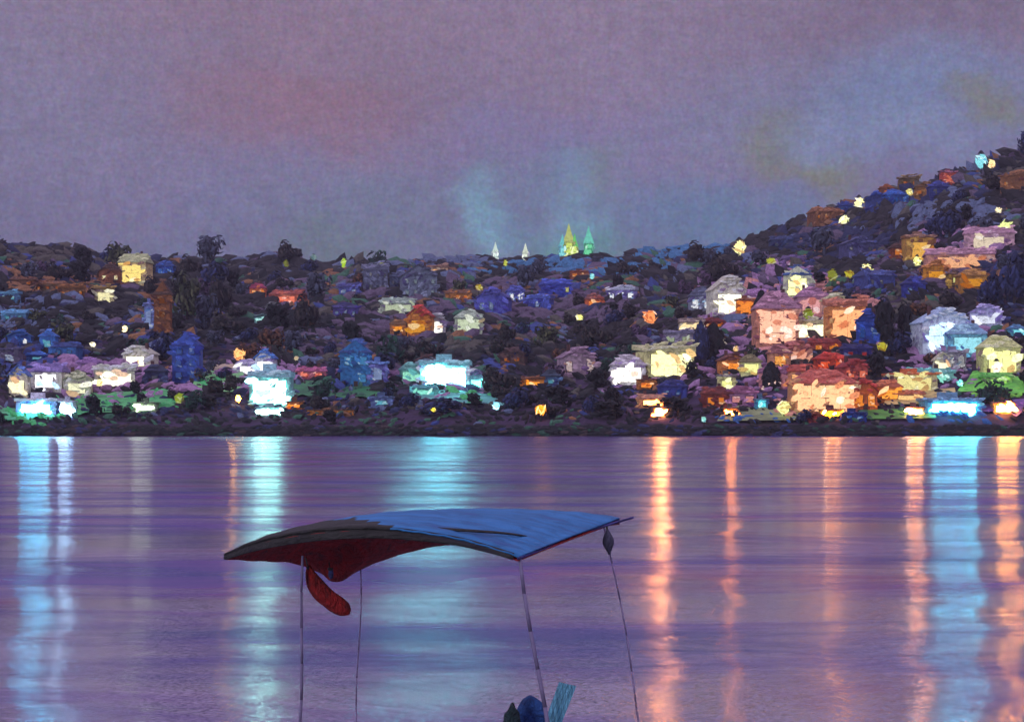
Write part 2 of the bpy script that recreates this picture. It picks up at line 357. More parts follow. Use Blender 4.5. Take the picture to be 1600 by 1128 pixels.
# ------------------------------------------------------------------ houses
MARKS = []                                    # (px, py, w, h, Y, handle)
def house(px, py, w, h, kind, wall, roof, win, ws, cover, handle, extra='', cat='house', yaw=0, second=None):
    """px, py = centre in the photograph, w x h its size there; win/ws = window or wall glow; cover = how much of the front is glowing panes, from .5 up in place of a floodlit wall"""
    base = py+h/2
    Y = find(px, base); z = ground(px, Y)
    k = Y/F; Wm, Hm = w*k, h*k
    z0 = H+(YH-base)*k; sink = z0-ground(px, Y)
    o = empty({'tower': 'tower', 'hall': 'hall'}.get(kind, 'house'), ((px-800)*k, Y, ground(px, Y)), math.radians(yaw))
    b0 = min(0, sink)-1.2
    tag(o, (handle+(' '+extra if extra else '')), cat, 'houses of the hillside town')
    Dm = max(3.2, min(9, Wm*.85)); sd = R_.uniform(0, 90)
    roofh = {'gable': .34, 'side': .28, 'hip': .3, 'flat': .07, 'tower': .26, 'hall': .16, 'shed': .2}[kind]*Hm
    wh = Hm-roofh+sink if sink > 0 else Hm-roofh
    m = MB(); m.box(-Wm/2, Wm/2, 0, Dm, b0, wh, 0, 5, .28 if Hm > 3 else .1, sd)
    ssz = max(.6, min(2.6, min(Wm, Hm)*.42)); sa = R_.uniform(-.9, .9)
    m.strokes(-Wm/2, Wm/2, max(0, sink)-.2, wh, .02, ssz, (0, 0, 1, 2), R_, sa, .8)
    wmat = paint(wall, second or (int(wall[0]*.72), int(wall[1]*.62), int(wall[2]*.85)), scale=.7)
    rmat = paint(roof, scale=1.1, stretch=(1, 1, 2))
    if kind in ('gable', 'tower'): m.poly_prism([(-Wm/2, wh-.05), (Wm/2, wh-.05), (0, wh+roofh*.92)], .05, Dm-.05)
    m.build('wall', [wmat, paint(second or (int(wall[0]*.72), int(wall[1]*.62), int(wall[2]*.85)), wall, scale=.8), paint(tuple(min(255, int(c*1.15+18)) for c in wall), wall, scale=.9)], o)
    r = MB(); e = .35; t = .28
    if kind == 'gable':
        r.poly_prism([(-Wm/2-e, wh-e*.6), (0, wh+roofh-.2), (0, wh+roofh+t), (-Wm/2-e, wh-e*.6+t)], -e, Dm+e)
        r.poly_prism([(Wm/2+e, wh-e*.6+t), (.01, wh+roofh+t), (.01, wh+roofh-.2), (Wm/2+e, wh-e*.6)], -e, Dm+e)
    elif kind in ('hip', 'tower', 'side'):
        q = {'hip': .28, 'tower': .5, 'side': .04}[kind]; x = Wm/2
        dz = Dm/2
        ia = (-x+Wm*q, dz, wh+roofh); ib = (x-Wm*q+.01, dz, wh+roofh)
        r.add([(-x-e, -e, wh), (x+e, -e, wh), (x+e, Dm+e, wh), (-x-e, Dm+e, wh), ia, ib], [(0, 1, 5, 4), (1, 2, 5), (2, 3, 4, 5), (3, 0, 4), (3, 2, 1, 0)])
        r.add([(-x-e, -e, wh-t), (x+e, -e, wh-t), (x+e, Dm+e, wh-t), (-x-e, Dm+e, wh-t), (-x-e, -e, wh+.003), (x+e, -e, wh+.003), (x+e, Dm+e, wh+.003), (-x-e, Dm+e, wh+.003)],
              [(0, 1, 5, 4), (1, 2, 6, 5), (2, 3, 7, 6), (3, 0, 4, 7), (3, 2, 1, 0)])
    elif kind == 'shed':
        x = Wm/2
        r.add([(-x-e, -e, wh), (x+e, -e, wh), (x+e, Dm+e, wh+roofh*.4), (-x-e, Dm+e, wh+roofh*.4), (-x-e, -e, wh+t), (x+e, -e, wh+t+roofh*.8), (x+e, Dm+e, wh+t+roofh), (-x-e, Dm+e, wh+t+roofh)],
              [(3, 2, 1, 0), (4, 5, 6, 7), (0, 1, 5, 4), (1, 2, 6, 5), (2, 3, 7, 6), (3, 0, 4, 7)])
    else:
        r.box(-Wm/2-e, Wm/2+e, -e, Dm+e, wh+.02, wh+roofh+.1, 0, 4, .1, sd)
        r.box(-Wm*.2, Wm*.12, Dm*.3, Dm*.6, wh+roofh+.11, wh+roofh*1.8+.9, 0, 2, .1, sd)
    for _ in range(max(4, int(Wm*1.6))):
        fz = R_.random(); xx = R_.uniform(-.5, .5)*(Wm+.5)*(1 if kind in ('flat', 'shed', 'hall', 'side') else 1-.75*fz)
        zz = wh+.1+fz*roofh+(roofh*.7*(xx/Wm+.5) if kind == 'shed' else 0); yy = -e+(fz*Dm*.45 if kind in ('hip', 'tower', 'side') else 0)
        r.dab((xx, yy-.05, zz), (R_.uniform(-.3, .3), -1, .7), (1, 0, R_.uniform(-.3, .3)+(.25 if kind == 'shed' else 0)), ssz*R_.uniform(.6, 1.3), ssz*R_.uniform(.25, .4), R_.choice((0, 1)))
    ro = r.build('roof', [rmat, paint(tuple(min(255, int(c*1.2+14)) for c in roof), roof, scale=1.2)], o)
    if kind in ('gable', 'side', 'hip') and Wm > 4:
        c = MB(); cx = Wm*R_.choice((-.22, .2)); c.box(cx-.35, cx+.35, Dm*.55, Dm*.55+.7, wh+roofh*.4, wh+roofh+.9, 0, 2, .05, sd)
        c.build('chimney', [paint((96, 60, 56))], ro)
    zb = max(0, sink)+.3; avail = wh-zb-.3
    if cover <= 0 or avail < .8: return o
    if cover >= .5:                            # one tall glazed front, its panes glowing in place of a floodlit wall
        nb = max(1, int(round(Wm*cover/2.8))); g0 = Wm*cover/nb
        gw = Wm*min(.96, cover+.1); x0 = -gw/2; st = max(1, int(avail/3.0)); sh = avail*min(.96, cover+.15)/st
        for j in range(st):
            for i in range(nb):
                xa = x0+gw*i/nb+.05; xb = x0+gw*(i+1)/nb-.05; za = zb+avail*(1-min(.96, cover+.15))*.5+sh*j+.05; zc = za+sh-.12
                jw = R_.uniform(-.12, .12)
                f = MB(); f.box(xa-.08, xb+.08, -.2, .1, za-.08, zc+.08, 0, 2, .05, sd+i)
                fo = f.build('window', [paint((90, 84, 92))], o)
                g = MB(); g.box(xa, xb, -.34, -.21, za, zc+jw*.5, 0, 3, .16, sd+i*3+j)
                g.strokes(xa, xb, za, zc, -.36, ssz*1.25, (0, 1, 2, 0), R_, sa, .9, .55)
                g.build('pane', gl3(win, ws), fo)
    else:
        st = max(1, int(avail/2.9)); nb = max(1, int(Wm/2.6)); ww = Wm*math.sqrt(cover)/nb*.8; hh = avail*math.sqrt(cover)/st*.85
        for j in range(st):
            for i in range(nb):
                if R_.random() < .18 and nb*st > 2: continue
                cx = -Wm/2+Wm*(i+.5)/nb+R_.uniform(-.15, .15); cz = zb+avail*(j+.55)/st
                f = MB(); f.box(cx-ww/2-.12, cx+ww/2+.12, -.2, .1, cz-hh/2-.12, cz+hh/2+.12, 0, 1, 0)
                fo = f.build('window', [paint((80, 74, 84))], o)
                g = MB(); g.box(cx-ww/2, cx+ww/2, -.3, -.21, cz-hh/2, cz+hh/2, 0, 2, .1, sd+i)
                g.strokes(cx-ww/2, cx+ww/2, cz-hh/2, cz+hh/2, -.32, min(ssz, .9), (0, 1, 2), R_, sa, .5, .3)
                g.build('pane', gl3(win, ws), fo)
        d = MB(); dx = Wm*R_.uniform(-.3, .3); d.box(dx-.5, dx+.5, -.16, .1, max(0, sink)-.2, max(0, sink)+min(1.9, avail*.6), 0, 1, 0)
        d.build('door', [paint((70, 46, 44))], o)
    MARKS.append((px, py, w, h, Y, handle))
    return o
def lamp(px, py, d, c, s, handle, extra='', squash=1.0, drop=None):
    """a globe lamp on a post standing on the slope below it"""
    k0 = find(px, py+d*.6+10); Y = k0; k = Y/F; z = H+(YH-py)*k; g = ground(px, Y)
    o = empty('street_lamp', ((px-800)*k, Y, g)); hz = z-g; r = d*k/2
    tag(o, handle+(' '+extra if extra else ''), 'lamp', 'lamps lit among the houses')
    m = MB(); m.tube((0, 0, -.6), (0, 0, max(.6, hz-r*.7)), .16, .1, 8, segs=3); m.tube((0, 0, -.6), (0, 0, .5), .3, .22, 8)
    m.build('post', [paint((38, 36, 44))], o)
    b = MB(); b.blob((0, 0, hz), r*.55, r*.5, r*squash*.6, .5, R_.uniform(0, 50), mi=0)
    an0 = R_.uniform(-1, 1)
    for i in range(14):
        dv = Vector((R_.gauss(0, 1), R_.gauss(-.8, .7), R_.gauss(0, 1))).normalized(); an = an0+R_.gauss(0, .5)
        b.dab(Vector((dv.x*r*.72, dv.y*r*.6, hz+dv.z*r*squash*.72)), dv, (math.cos(an), 0, math.sin(an)), r*R_.uniform(.8, 1.9), r*R_.uniform(.25, .5), R_.choice((0, 0, 1, 2)))
    b.build('lamp_globe', gl3(c, s*.92), o)
    cp = MB(); cp.tube((0, 0, hz+r*squash*.8), (0, 0, hz+r*squash*1.15), r*.5, r*.15, 8); cp.build('lamp_cap', [paint((38, 36, 44))], o)
    MARKS.append((px, py, d, d*squash, Y, handle))
    return o
CREAM = (250, 240, 190); WHITE = (245, 245, 250); PEACH = (250, 190, 120); ORANGE = (245, 140, 50); AMBER = (225, 150, 40)
CYAN = (120, 210, 240); MINT = (150, 230, 200); BLUE = (50, 100, 190); DBLUE = (40, 50, 130); PALEY = (240, 240, 150); MAUVE = (170, 125, 170)
SAGE = (190, 205, 170); SALMON = (240, 125, 95); BROWN = (150, 95, 50); GREY = (110, 110, 130); OLIVE = (150, 165, 40); LAV = (150, 170, 220)
HS = [
 # ---- left shore and hill
 (172, 432, 30, 30, 'gable', (150, 90, 55), (95, 66, 58), CREAM, .7, .12, 'brown gabled house on the left hilltop', 'beside the yellow one', 14),
 (206, 424, 36, 42, 'side', (250, 220, 150), (200, 205, 150), (255, 225, 130), 1.0, .6, 'yellow lit house on the left hilltop', 'under a sage roof', -8),
 (257, 422, 24, 24, 'hip', BLUE, (50, 80, 150), (70, 120, 210), .5, .3, 'small blue house on the ridge', 'right of the yellow hilltop house', 0),
 (162, 464, 24, 24, 'shed', (230, 215, 160), (150, 120, 60), (245, 235, 180), .9, .55, 'cream hut with a slanting roof', 'below the brown gabled house', 10),
 (35, 442, 34, 16, 'side', (120, 78, 50), (110, 70, 48), ORANGE, .3, .1, 'low brown house at the left edge of the hill', '', 5),
 (75, 450, 40, 18, 'side', (110, 84, 60), (130, 84, 50), ORANGE, .25, .1, 'long low brown house', 'in the row of brown roofs', -6),
 (112, 458, 36, 20, 'shed', (130, 86, 48), (150, 96, 50), ORANGE, .3, .12, 'ochre brown shed roofed house', 'at the right end of the brown row', 12),
 (12, 466, 26, 16, 'shed', (90, 140, 180), (110, 170, 205), CYAN, .4, .2, 'light blue cabin high at the left edge', '', 0),
 (22, 496, 34, 20, 'side', (95, 145, 185), (100, 160, 200), CYAN, .3, .15, 'light blue long roofed house', 'under the light blue cabin', -10),
 (30, 532, 32, 26, 'gable', (60, 110, 185), (50, 90, 160), WHITE, .7, .15, 'blue gabled house at the left', 'with one white window', 8),
 (74, 536, 22, 34, 'tower', (70, 130, 210), (70, 120, 200), CYAN, .4, .2, 'bright blue narrow tower house', 'above the white quay houses', 0, 'tower'),
 (100, 552, 34, 24, 'side', (60, 110, 180), (50, 70, 130), (80, 130, 200), .3, .2, 'blue house with a dark slate roof', 'right of the narrow tower', -6),
 (56, 560, 26, 16, 'hip', (80, 130, 200), (60, 110, 190), CYAN, .4, .2, 'little sky blue house', 'under the blue narrow tower', 4),
 (28, 602, 24, 42, 'gable', (245, 235, 200), (90, 120, 190), CREAM, 1.3, .55, 'tall cream house on the left quay', 'with a blue roof', 0),
 (72, 596, 40, 36, 'side', (240, 236, 220), (150, 130, 190), WHITE, 2.0, .6, 'white house with violet roof on the left quay', '', -5),
 (56, 636, 62, 26, 'hall', (160, 175, 225), (235, 235, 250), (80, 200, 228), 20, .62, 'pale blue boathouse at the left waterside', 'with a bright cyan front', 0, 'boathouse'),
 (104, 640, 20, 24, 'flat', (220, 235, 240), (200, 205, 220), (160, 215, 240), 17, .6, 'narrow white kiosk on the left waterside', 'next to the pale blue boathouse', 0, 'kiosk'),
 (120, 604, 34, 34, 'gable', (225, 225, 190), (190, 190, 150), (240, 240, 200), 1.0, .55, 'pale cream gabled house', 'above the left lawn', 6),
 (180, 592, 50, 30, 'shed', (240, 238, 210), (235, 235, 215), (250, 250, 225), 1.4, .7, 'wide white shed roofed house', 'over the dark green lawn', 16),
 (212, 562, 36, 30, 'gable', (245, 240, 210), (215, 215, 190), (255, 250, 215), 1.7, .6, 'white gabled house with yellow light', 'up from the wide white house', -14),
 (290, 562, 38, 72, 'tower', (58, 86, 175), (50, 70, 150), (80, 110, 200), .35, .25, 'tall deep blue tower house', 'above the green court', 0, 'tower'),
 (242, 588, 28, 30, 'hip', (70, 80, 120), (50, 56, 84), GREY, .3, .1, 'slate grey house in the hollow', 'left of the deep blue tower', 0),
 (226, 640, 34, 16, 'flat', (170, 190, 150), (120, 140, 110), (190, 215, 180), 5.0, .6, 'low sage kiosk at the foot of the lawn', '', 0, 'kiosk'),
 (253, 484, 22, 78, 'tower', (140, 84, 42), (90, 60, 46), (170, 96, 40), .25, .25, 'rust brown tall tower', 'on the left slope', 0, 'tower'),
 (232, 498, 11, 36, 'flat', (130, 150, 210), (120, 130, 190), (150, 170, 225), .5, .5, 'thin pale blue turret', 'beside the rust brown tower', 0, 'turret'),
 (386, 576, 28, 20, 'hip', (230, 225, 240), (200, 190, 225), WHITE, 1.2, .55, 'small white house', 'under the peach lamp', 8),
 (412, 570, 24, 34, 'gable', (240, 242, 250), (80, 130, 210), WHITE, 1.8, .6, 'white gabled house with bright blue roof', 'behind the mint hall', -8),
 (421, 614, 52, 46, 'hall', (160, 225, 215), (170, 215, 225), (150, 240, 225), 3.4, .72, 'pale mint waterside hall', 'with a glowing front', 0, 'hall'),
 (421, 645, 40, 12, 'flat', (190, 230, 225), (150, 190, 190), (150, 235, 205), 17, .7, 'low mint ticket booth on the quay', 'before the mint hall', 0, 'booth'),
 # ---- middle
 (403, 456, 22, 20, 'hip', (235, 120, 60), (160, 60, 90), ORANGE, .7, .35, 'orange house with magenta roof', '', 6),
 (446, 466, 42, 20, 'side', (235, 120, 85), (170, 84, 70), SALMON, .9, .5, 'long salmon pink house', 'right of the orange one', -8),
 (425, 484, 18, 18, 'gable', (180, 190, 180), (120, 120, 120), (200, 215, 200), .7, .4, 'grey green cottage', 'below the long salmon house', 0),
 (406, 501, 14, 12, 'shed', (160, 220, 215), (90, 120, 120), (170, 230, 225), .9, .6, 'tiny pale cyan hut', 'in dark trees', 0),
 (590, 438, 30, 42, 'shed', (105, 110, 135), (120, 124, 150), GREY, .3, .12, 'blue grey house with slanting roof', 'near the middle ridge', 20),
 (656, 442, 48, 50, 'gable', (120, 128, 150), (80, 84, 108), (150, 165, 180), .4, .15, 'large grey gabled house', 'on the middle ridge', 10),
 (626, 440, 30, 26, 'hip', (100, 120, 145), (90, 100, 130), GREY, .3, .1, 'grey blue hipped house', 'between two grey houses', 0),
 (545, 454, 28, 20, 'side', (90, 96, 170), (70, 70, 130), LAV, .4, .2, 'violet blue long house', '', -6),
 (540, 488, 34, 24, 'hip', (84, 70, 150), (60, 56, 110), LAV, .3, .15, 'dusky violet house', 'under the violet blue long house', 4),
 (622, 482, 44, 26, 'side', (195, 205, 175), (170, 190, 170), (200, 212, 180), .7, .65, 'sage long house', 'above the amber house', 6),
 (654, 506, 30, 42, 'gable', (220, 130, 40), (190, 60, 50), AMBER, .8, .5, 'amber gabled house with red roof', '', -10),
 (622, 514, 22, 22, 'hip', (200, 130, 70), (140, 100, 60), (240, 150, 40), .9, .4, 'ochre cottage', 'left of the amber house', 0),
 (682, 512, 24, 28, 'gable', (240, 240, 235), (200, 200, 200), (250, 248, 230), 1.3, .55, 'white cottage', 'right of the amber house', 12),
 (732, 506, 36, 32, 'hip', (200, 212, 180), (170, 185, 160), (205, 218, 185), .8, .7, 'pale sage round hipped house', '', 0),
 (715, 464, 34, 18, 'side', (190, 120, 50), (130, 84, 56), ORANGE, .5, .3, 'ochre long house', 'below the peach ridge house', -6),
 (686, 426, 22, 16, 'shed', (235, 190, 150), (160, 120, 100), PEACH, .8, .5, 'peach ridge house', 'right of the large grey gable', 0),
 (768, 474, 42, 40, 'gable', (92, 96, 190), (80, 80, 160), LAV, .35, .2, 'violet gabled house', 'in the middle of the slope', -12),
 (806, 462, 24, 26, 'hip', (110, 120, 200), (80, 90, 170), WHITE, .8, .3, 'lavender house with white windows', '', 6),
 (840, 476, 34, 22, 'shed', (80, 96, 190), (90, 110, 200), LAV, .5, .25, 'blue shed roofed house', 'below the royal blue house', -14),
 (872, 452, 38, 26, 'side', (60, 76, 180), (70, 90, 190), PALEY, .5, .15, 'royal blue long house', 'under the church', 14),
 (906, 432, 26, 12, 'flat', (170, 90, 50), (130, 70, 50), ORANGE, .5, .3, 'flat rust house', 'just below the church', 0),
 (929, 474, 24, 22, 'hip', (225, 110, 60), (140, 80, 70), ORANGE, .9, .5, 'orange hipped house', 'above the dark centre slope', 0),
 (970, 462, 38, 22, 'shed', (130, 120, 180), (210, 215, 235), (225, 230, 240), .9, .3, 'lilac house with white roof', 'right of the orange hipped house', -12),
 (555, 574, 42, 70, 'tower', (50, 120, 180), (60, 90, 150), (80, 150, 210), .5, .3, 'tall teal blue tower block', 'above the centre left shore', 0, 'tower'),
 (590, 590, 26, 36, 'flat', (120, 120, 190), (100, 130, 190), LAV, .5, .3, 'lavender flat roofed block', 'beside the teal tower', 0),
 (487, 588, 40, 18, 'side', (220, 120, 130), (190, 100, 140), (240, 130, 110), .8, .35, 'coral pink long house', 'above the dark green lawn', 0),
 (460, 637, 24, 12, 'flat', (220, 120, 50), (120, 70, 50), ORANGE, 1.2, .6, 'small orange kiosk by the quay', '', 0, 'kiosk'),
 (516, 648, 70, 8, 'flat', (200, 120, 40), (90, 70, 60), ORANGE, 1.3, .6, 'long low orange lit shelter on the quay', '', 0, 'shelter'),
 (640, 588, 26, 28, 'hip', (140, 215, 190), (110, 170, 160), MINT, .9, .6, 'mint hipped house', 'left of the white hotel', 0),
 (670, 572, 26, 20, 'gable', (200, 225, 245), (90, 60, 60), (215, 235, 250), 1.2, .6, 'ice blue gabled house', 'peeping over the white hotel', 16),
 (696, 590, 64, 36, 'hall', (240, 245, 250), (150, 210, 215), (95, 215, 220), 15, .72, 'bright white hotel', 'with a wide cyan lit front', 0, 'hotel'),
 (744, 596, 20, 26, 'gable', (150, 205, 215), (120, 120, 160), (90, 225, 205), 4.0, .55, 'pale cyan narrow house', 'at the right of the white hotel', -6),
 (596, 632, 34, 18, 'flat', (110, 130, 180), (90, 110, 150), CYAN, .5, .3, 'blue grey boat shed', 'left of the white hotel', 0),
 (906, 570, 46, 42, 'gable', (190, 160, 175), (150, 120, 140), (215, 190, 190), .6, .45, 'dusty pink gabled house', 'above the dark shore', 14),
 (860, 594, 24, 26, 'hip', (80, 110, 150), (50, 60, 80), CYAN, .3, .15, 'dim slate blue house', 'right of the amber shore lamp', 0),
 (833, 600, 28, 16, 'shed', (230, 140, 40), (120, 70, 40), (250, 150, 40), 1.2, .55, 'amber hut with slanting roof', 'on the dark centre shore', 0, 'hut'),
 (982, 582, 44, 38, 'hip', (245, 242, 235), (200, 190, 195), (255, 250, 240), 1.9, .65, 'white hipped villa', 'left of the big yellow hall', 0, 'villa'),
 (1048, 570, 66, 44, 'shed', (240, 235, 160), (230, 228, 165), (245, 240, 170), 1.5, .75, 'big pale yellow hall', 'with a slanting roof', 18, 'hall'),
 (1010, 602, 24, 14, 'flat', (180, 110, 50), (110, 60, 50), ORANGE, 1.0, .5, 'orange brown lean-to', 'between white villa and yellow hall', 0, 'lean-to'),
 (1018, 628, 34, 18, 'side', (240, 170, 110), (200, 140, 110), (255, 165, 85), 4.5, .55, 'peach boat shed', 'on the shore under the yellow hall', 0, 'boat shed'),
 (1030, 648, 17, 16, 'flat', (230, 170, 110), (110, 80, 70), (255, 160, 80), 34, .7, 'narrow peach booth at the water', 'below the yellow hall', 0, 'booth'),
 (1050, 614, 40, 30, 'hip', (50, 60, 140), (40, 46, 110), BLUE, .3, .1, 'navy house', 'in front of the yellow hall', -8),
 # ---- right
 (1140, 468, 44, 56, 'gable', (245, 242, 215), (220, 215, 190), (255, 250, 215), 1.5, .6, 'large cream gabled house', 'with a blue door on the right slope', 8),
 (1096, 472, 32, 38, 'hip', (150, 155, 175), (90, 96, 120), (225, 228, 235), .8, .35, 'grey white hipped house', 'left of the large cream house', 0),
 (1165, 486, 22, 24, 'flat', (225, 130, 50), (150, 90, 60), ORANGE, .9, .5, 'orange block', 'at the right of the large cream house', 0),
 (1080, 512, 32, 20, 'side', (235, 220, 180), (140, 120, 110), (245, 215, 160), 1.1, .5, 'cream long cottage', 'under the grey white house', -5),
 (1116, 508, 28, 18, 'hip', (130, 50, 46), (120, 44, 44), ORANGE, .5, .2, 'dark red cottage', 'under the large cream house', 0),
 (1122, 532, 16, 14, 'gable', (235, 225, 180), (150, 60, 50), CREAM, 1.0, .5, 'tiny cream cabin', 'below the dark red cottage', 0),
 (1148, 572, 32, 24, 'gable', (225, 140, 70), (110, 60, 50), ORANGE, 1.1, .5, 'orange gabled cottage', 'above the right shore', 10),
 (1174, 576, 26, 26, 'hip', (235, 235, 160), (140, 130, 90), PALEY, 1.1, .6, 'pale yellow cottage', 'between the orange cottage and the peach block', 0),
 (1136, 604, 22, 24, 'flat', (225, 220, 150), (120, 110, 110), PALEY, .9, .5, 'straw coloured box house', 'below the orange gabled cottage', 0),
 (1118, 624, 34, 30, 'side', (140, 56, 44), (120, 50, 44), ORANGE, .6, .25, 'brick red house on the right shore', '', 0),
 (1160, 622, 40, 30, 'hip', (190, 130, 170), (150, 90, 120), (230, 150, 150), .6, .35, 'mauve hipped house', 'right of the brick red house', 0),
 (1142, 648, 20, 14, 'flat', (220, 150, 80), (110, 80, 70), (255, 150, 60), 46, .7, 'small orange booth at the water', 'below the mauve house', 0, 'booth'),
 (1190, 632, 18, 16, 'flat', (90, 190, 210), (90, 130, 160), (90, 210, 225), 1.3, .6, 'turquoise kiosk', 'on the right shore', 0, 'kiosk'),
 (1246, 446, 36, 46, 'tower', (235, 240, 200), (60, 90, 140), (255, 250, 170), 1.4, .55, 'white and yellow lit tower', 'with a blue cap roof', -8, 'tower'),
 (1215, 505, 56, 72, 'hip', (225, 150, 120), (180, 130, 150), (245, 180, 150), 1.2, .74, 'tall peach apartment block', 'left of the long cream building', 0, 'apartment block'),
 (1258, 520, 66, 26, 'shed', (245, 243, 195), (235, 235, 190), (250, 248, 200), 1.5, .8, 'long cream building with a tilted roof', 'against the peach blocks', 12, 'building'),
 (1270, 478, 40, 40, 'hip', (205, 150, 170), (170, 120, 150), (235, 165, 165), .8, .6, 'rose hipped house', 'below the lit tower', 0),
 (1306, 482, 30, 28, 'gable', (240, 190, 165), (220, 215, 160), (250, 200, 170), 1.0, .5, 'pink gabled house', 'on top of the orange block', 14),
 (1324, 506, 48, 56, 'shed', (235, 150, 80), (200, 120, 90), (250, 170, 115), 1.2, .72, 'orange apartment block', 'right of the long cream building', 0, 'apartment block'),
 (1357, 518, 34, 52, 'gable', (40, 76, 170), (36, 60, 140), (60, 100, 190), .35, .2, 'deep blue gabled house', 'right of the orange apartment block', -12),
 (1340, 552, 38, 24, 'side', (46, 46, 120), (40, 40, 100), (190, 60, 70), .4, .15, 'navy long house', 'under the deep blue gable', 0),
 (1219, 562, 30, 36, 'hip', (230, 160, 120), (160, 100, 100), (250, 170, 80), .9, .35, 'apricot hipped house', 'under the tall peach block', 0),
 (1300, 572, 42, 30, 'hip', (215, 80, 50), (200, 60, 44), (240, 90, 50), .8, .4, 'red domed pavilion', 'above the peach waterside palace', 0, 'pavilion'),
 (1290, 618, 84, 58, 'hip', (235, 165, 110), (220, 110, 90), (250, 185, 135), 1.35, .78, 'large peach waterside palace', '', 0, 'palace'),
 (1300, 650, 36, 13, 'flat', (190, 160, 60), (110, 60, 60), (175, 100, 8), 26, .7, 'olive yellow market booth', 'at the foot of the peach palace', 0, 'booth'),
 (1352, 622, 34, 46, 'gable', (225, 110, 50), (190, 60, 50), ORANGE, .8, .45, 'burnt orange gabled house', 'beside the peach palace', 0),
 (1390, 618, 32, 30, 'hip', (240, 150, 60), (200, 110, 70), (255, 160, 60), 1.1, .55, 'bright orange hipped house', 'right of the burnt orange gable', 0),
 (1428, 606, 60, 26, 'flat', (225, 215, 150), (220, 120, 70), (240, 225, 150), .9, .65, 'straw yellow terrace house', 'under an orange roof', 0),
 (1430, 645, 26, 14, 'flat', (235, 180, 130), (140, 90, 80), (255, 155, 75), 30, .7, 'orange lit booth on the right quay', 'left of the cyan boathouse', 0, 'booth'),
 (1334, 655, 38, 14, 'flat', (40, 60, 140), (40, 50, 120), BLUE, .5, .3, 'navy blue boat shed', 'on the right shore', 0, 'boat shed'),
 (1276, 654, 26, 14, 'gable', (160, 60, 60), (150, 70, 50), SALMON, .6, .3, 'crimson boat shed', 'left of the olive booth', 0, 'boat shed'),
 (1480, 522, 66, 54, 'gable', (225, 235, 250), (190, 215, 245), (190, 225, 250), 1.5, .65, 'great white gabled house', 'glowing on the right slope', 8),
 (1512, 536, 50, 44, 'hip', (130, 205, 225), (150, 190, 220), (150, 220, 235), 1.0, .6, 'cyan hipped house', 'against the great white house', -6),
 (1447, 536, 24, 26, 'shed', (130, 170, 230), (110, 150, 220), LAV, .9, .5, 'periwinkle lean-to', 'at the left of the great white house', 0, 'lean-to'),
 (1492, 568, 32, 30, 'flat', (165, 160, 170), (150, 145, 165), (190, 190, 195), .5, .4, 'plain grey block', 'under the cyan hipped house', 0),
 (1474, 574, 20, 28, 'gable', (245, 240, 205), (225, 215, 180), CREAM, 1.3, .6, 'slim cream cottage', 'before the great white house', 0),
 (1456, 594, 58, 20, 'side', (150, 220, 200), (120, 200, 185), (140, 225, 205), .9, .55, 'long mint house', 'under the slim cream cottage', 0),
 (1490, 640, 88, 26, 'hall', (120, 200, 225), (130, 170, 200), (75, 200, 225), 17, .66, 'wide cyan lit boathouse', 'on the right quay', 0, 'boathouse'),
 (1566, 560, 48, 52, 'hip', (235, 235, 150), (225, 228, 150), (240, 240, 155), 1.2, .65, 'pale yellow round roofed house', 'at the right edge', 0),
 (1590, 520, 18, 16, 'hip', (110, 200, 215), (90, 140, 180), (120, 215, 230), 1.0, .5, 'small turquoise hut', 'over the yellow round roofed house', 0, 'hut'),
 (1568, 646, 30, 18, 'flat', (240, 180, 110), (130, 90, 90), (255, 165, 70), 36, .7, 'orange lit booth at the right edge', 'of the quay', 0, 'booth'),
 (1184, 470, 34, 30, 'hip', (175, 130, 175), (160, 115, 160), (215, 170, 190), .6, .4, 'lilac hipped house', 'between the large cream house and the lit tower', 0),
 (1246, 552, 42, 28, 'gable', (235, 160, 130), (190, 110, 100), (245, 170, 140), .8, .5, 'blush pink gabled house', 'under the long cream building', 10),
 (1206, 596, 34, 26, 'shed', (225, 150, 150), (170, 110, 140), (240, 170, 150), .8, .5, 'rosy shed roofed house', 'left of the red domed pavilion', -12),
 (1250, 590, 36, 30, 'side', (240, 165, 120), (200, 90, 70), (250, 180, 120), .9, .55, 'melon orange house', 'behind the left end of the peach palace', 8),
 (1338, 586, 34, 32, 'gable', (200, 90, 80), (170, 60, 60), (240, 120, 90), .7, .4, 'raspberry gabled house', 'behind the burnt orange gable', 14),
 (1290, 542, 40, 22, 'side', (180, 70, 56), (150, 54, 50), ORANGE, .6, .3, 'brick long house', 'over the red domed pavilion', 0),
 (1420, 624, 40, 16, 'side', (240, 180, 120), (220, 120, 80), (250, 200, 130), 1.0, .6, 'honey coloured long house', 'below the straw yellow terrace house', 0),
 (1540, 500, 40, 30, 'gable', (200, 200, 235), (170, 160, 210), (220, 225, 245), .9, .5, 'pale lilac gabled house', 'behind the cyan hipped house', -10),
 (1240, 412, 30, 20, 'side', (120, 90, 140), (104, 84, 130), MAUVE, .5, .3, 'plum long house', 'above the lit tower', 0),
 (1560, 600, 36, 18, 'side', (170, 230, 120), (110, 200, 90), (170, 235, 110), .8, .5, 'lime green boathouse', 'on the right lawn', 0, 'boathouse'),
 (138, 574, 28, 22, 'hip', (170, 130, 185), (150, 110, 165), (200, 160, 200), .6, .4, 'lilac cottage', 'behind the pale cream gabled house', 0),
 (14, 560, 26, 26, 'flat', (110, 100, 125), (80, 76, 110), LAV, .4, .2, 'grey violet cube house', 'at the left edge', 0),
 (664, 612, 30, 16, 'side', (120, 200, 190), (90, 160, 160), (130, 220, 200), 1.0, .55, 'sea green pavilion', 'in front of the left end of the white hotel', 0, 'pavilion'),
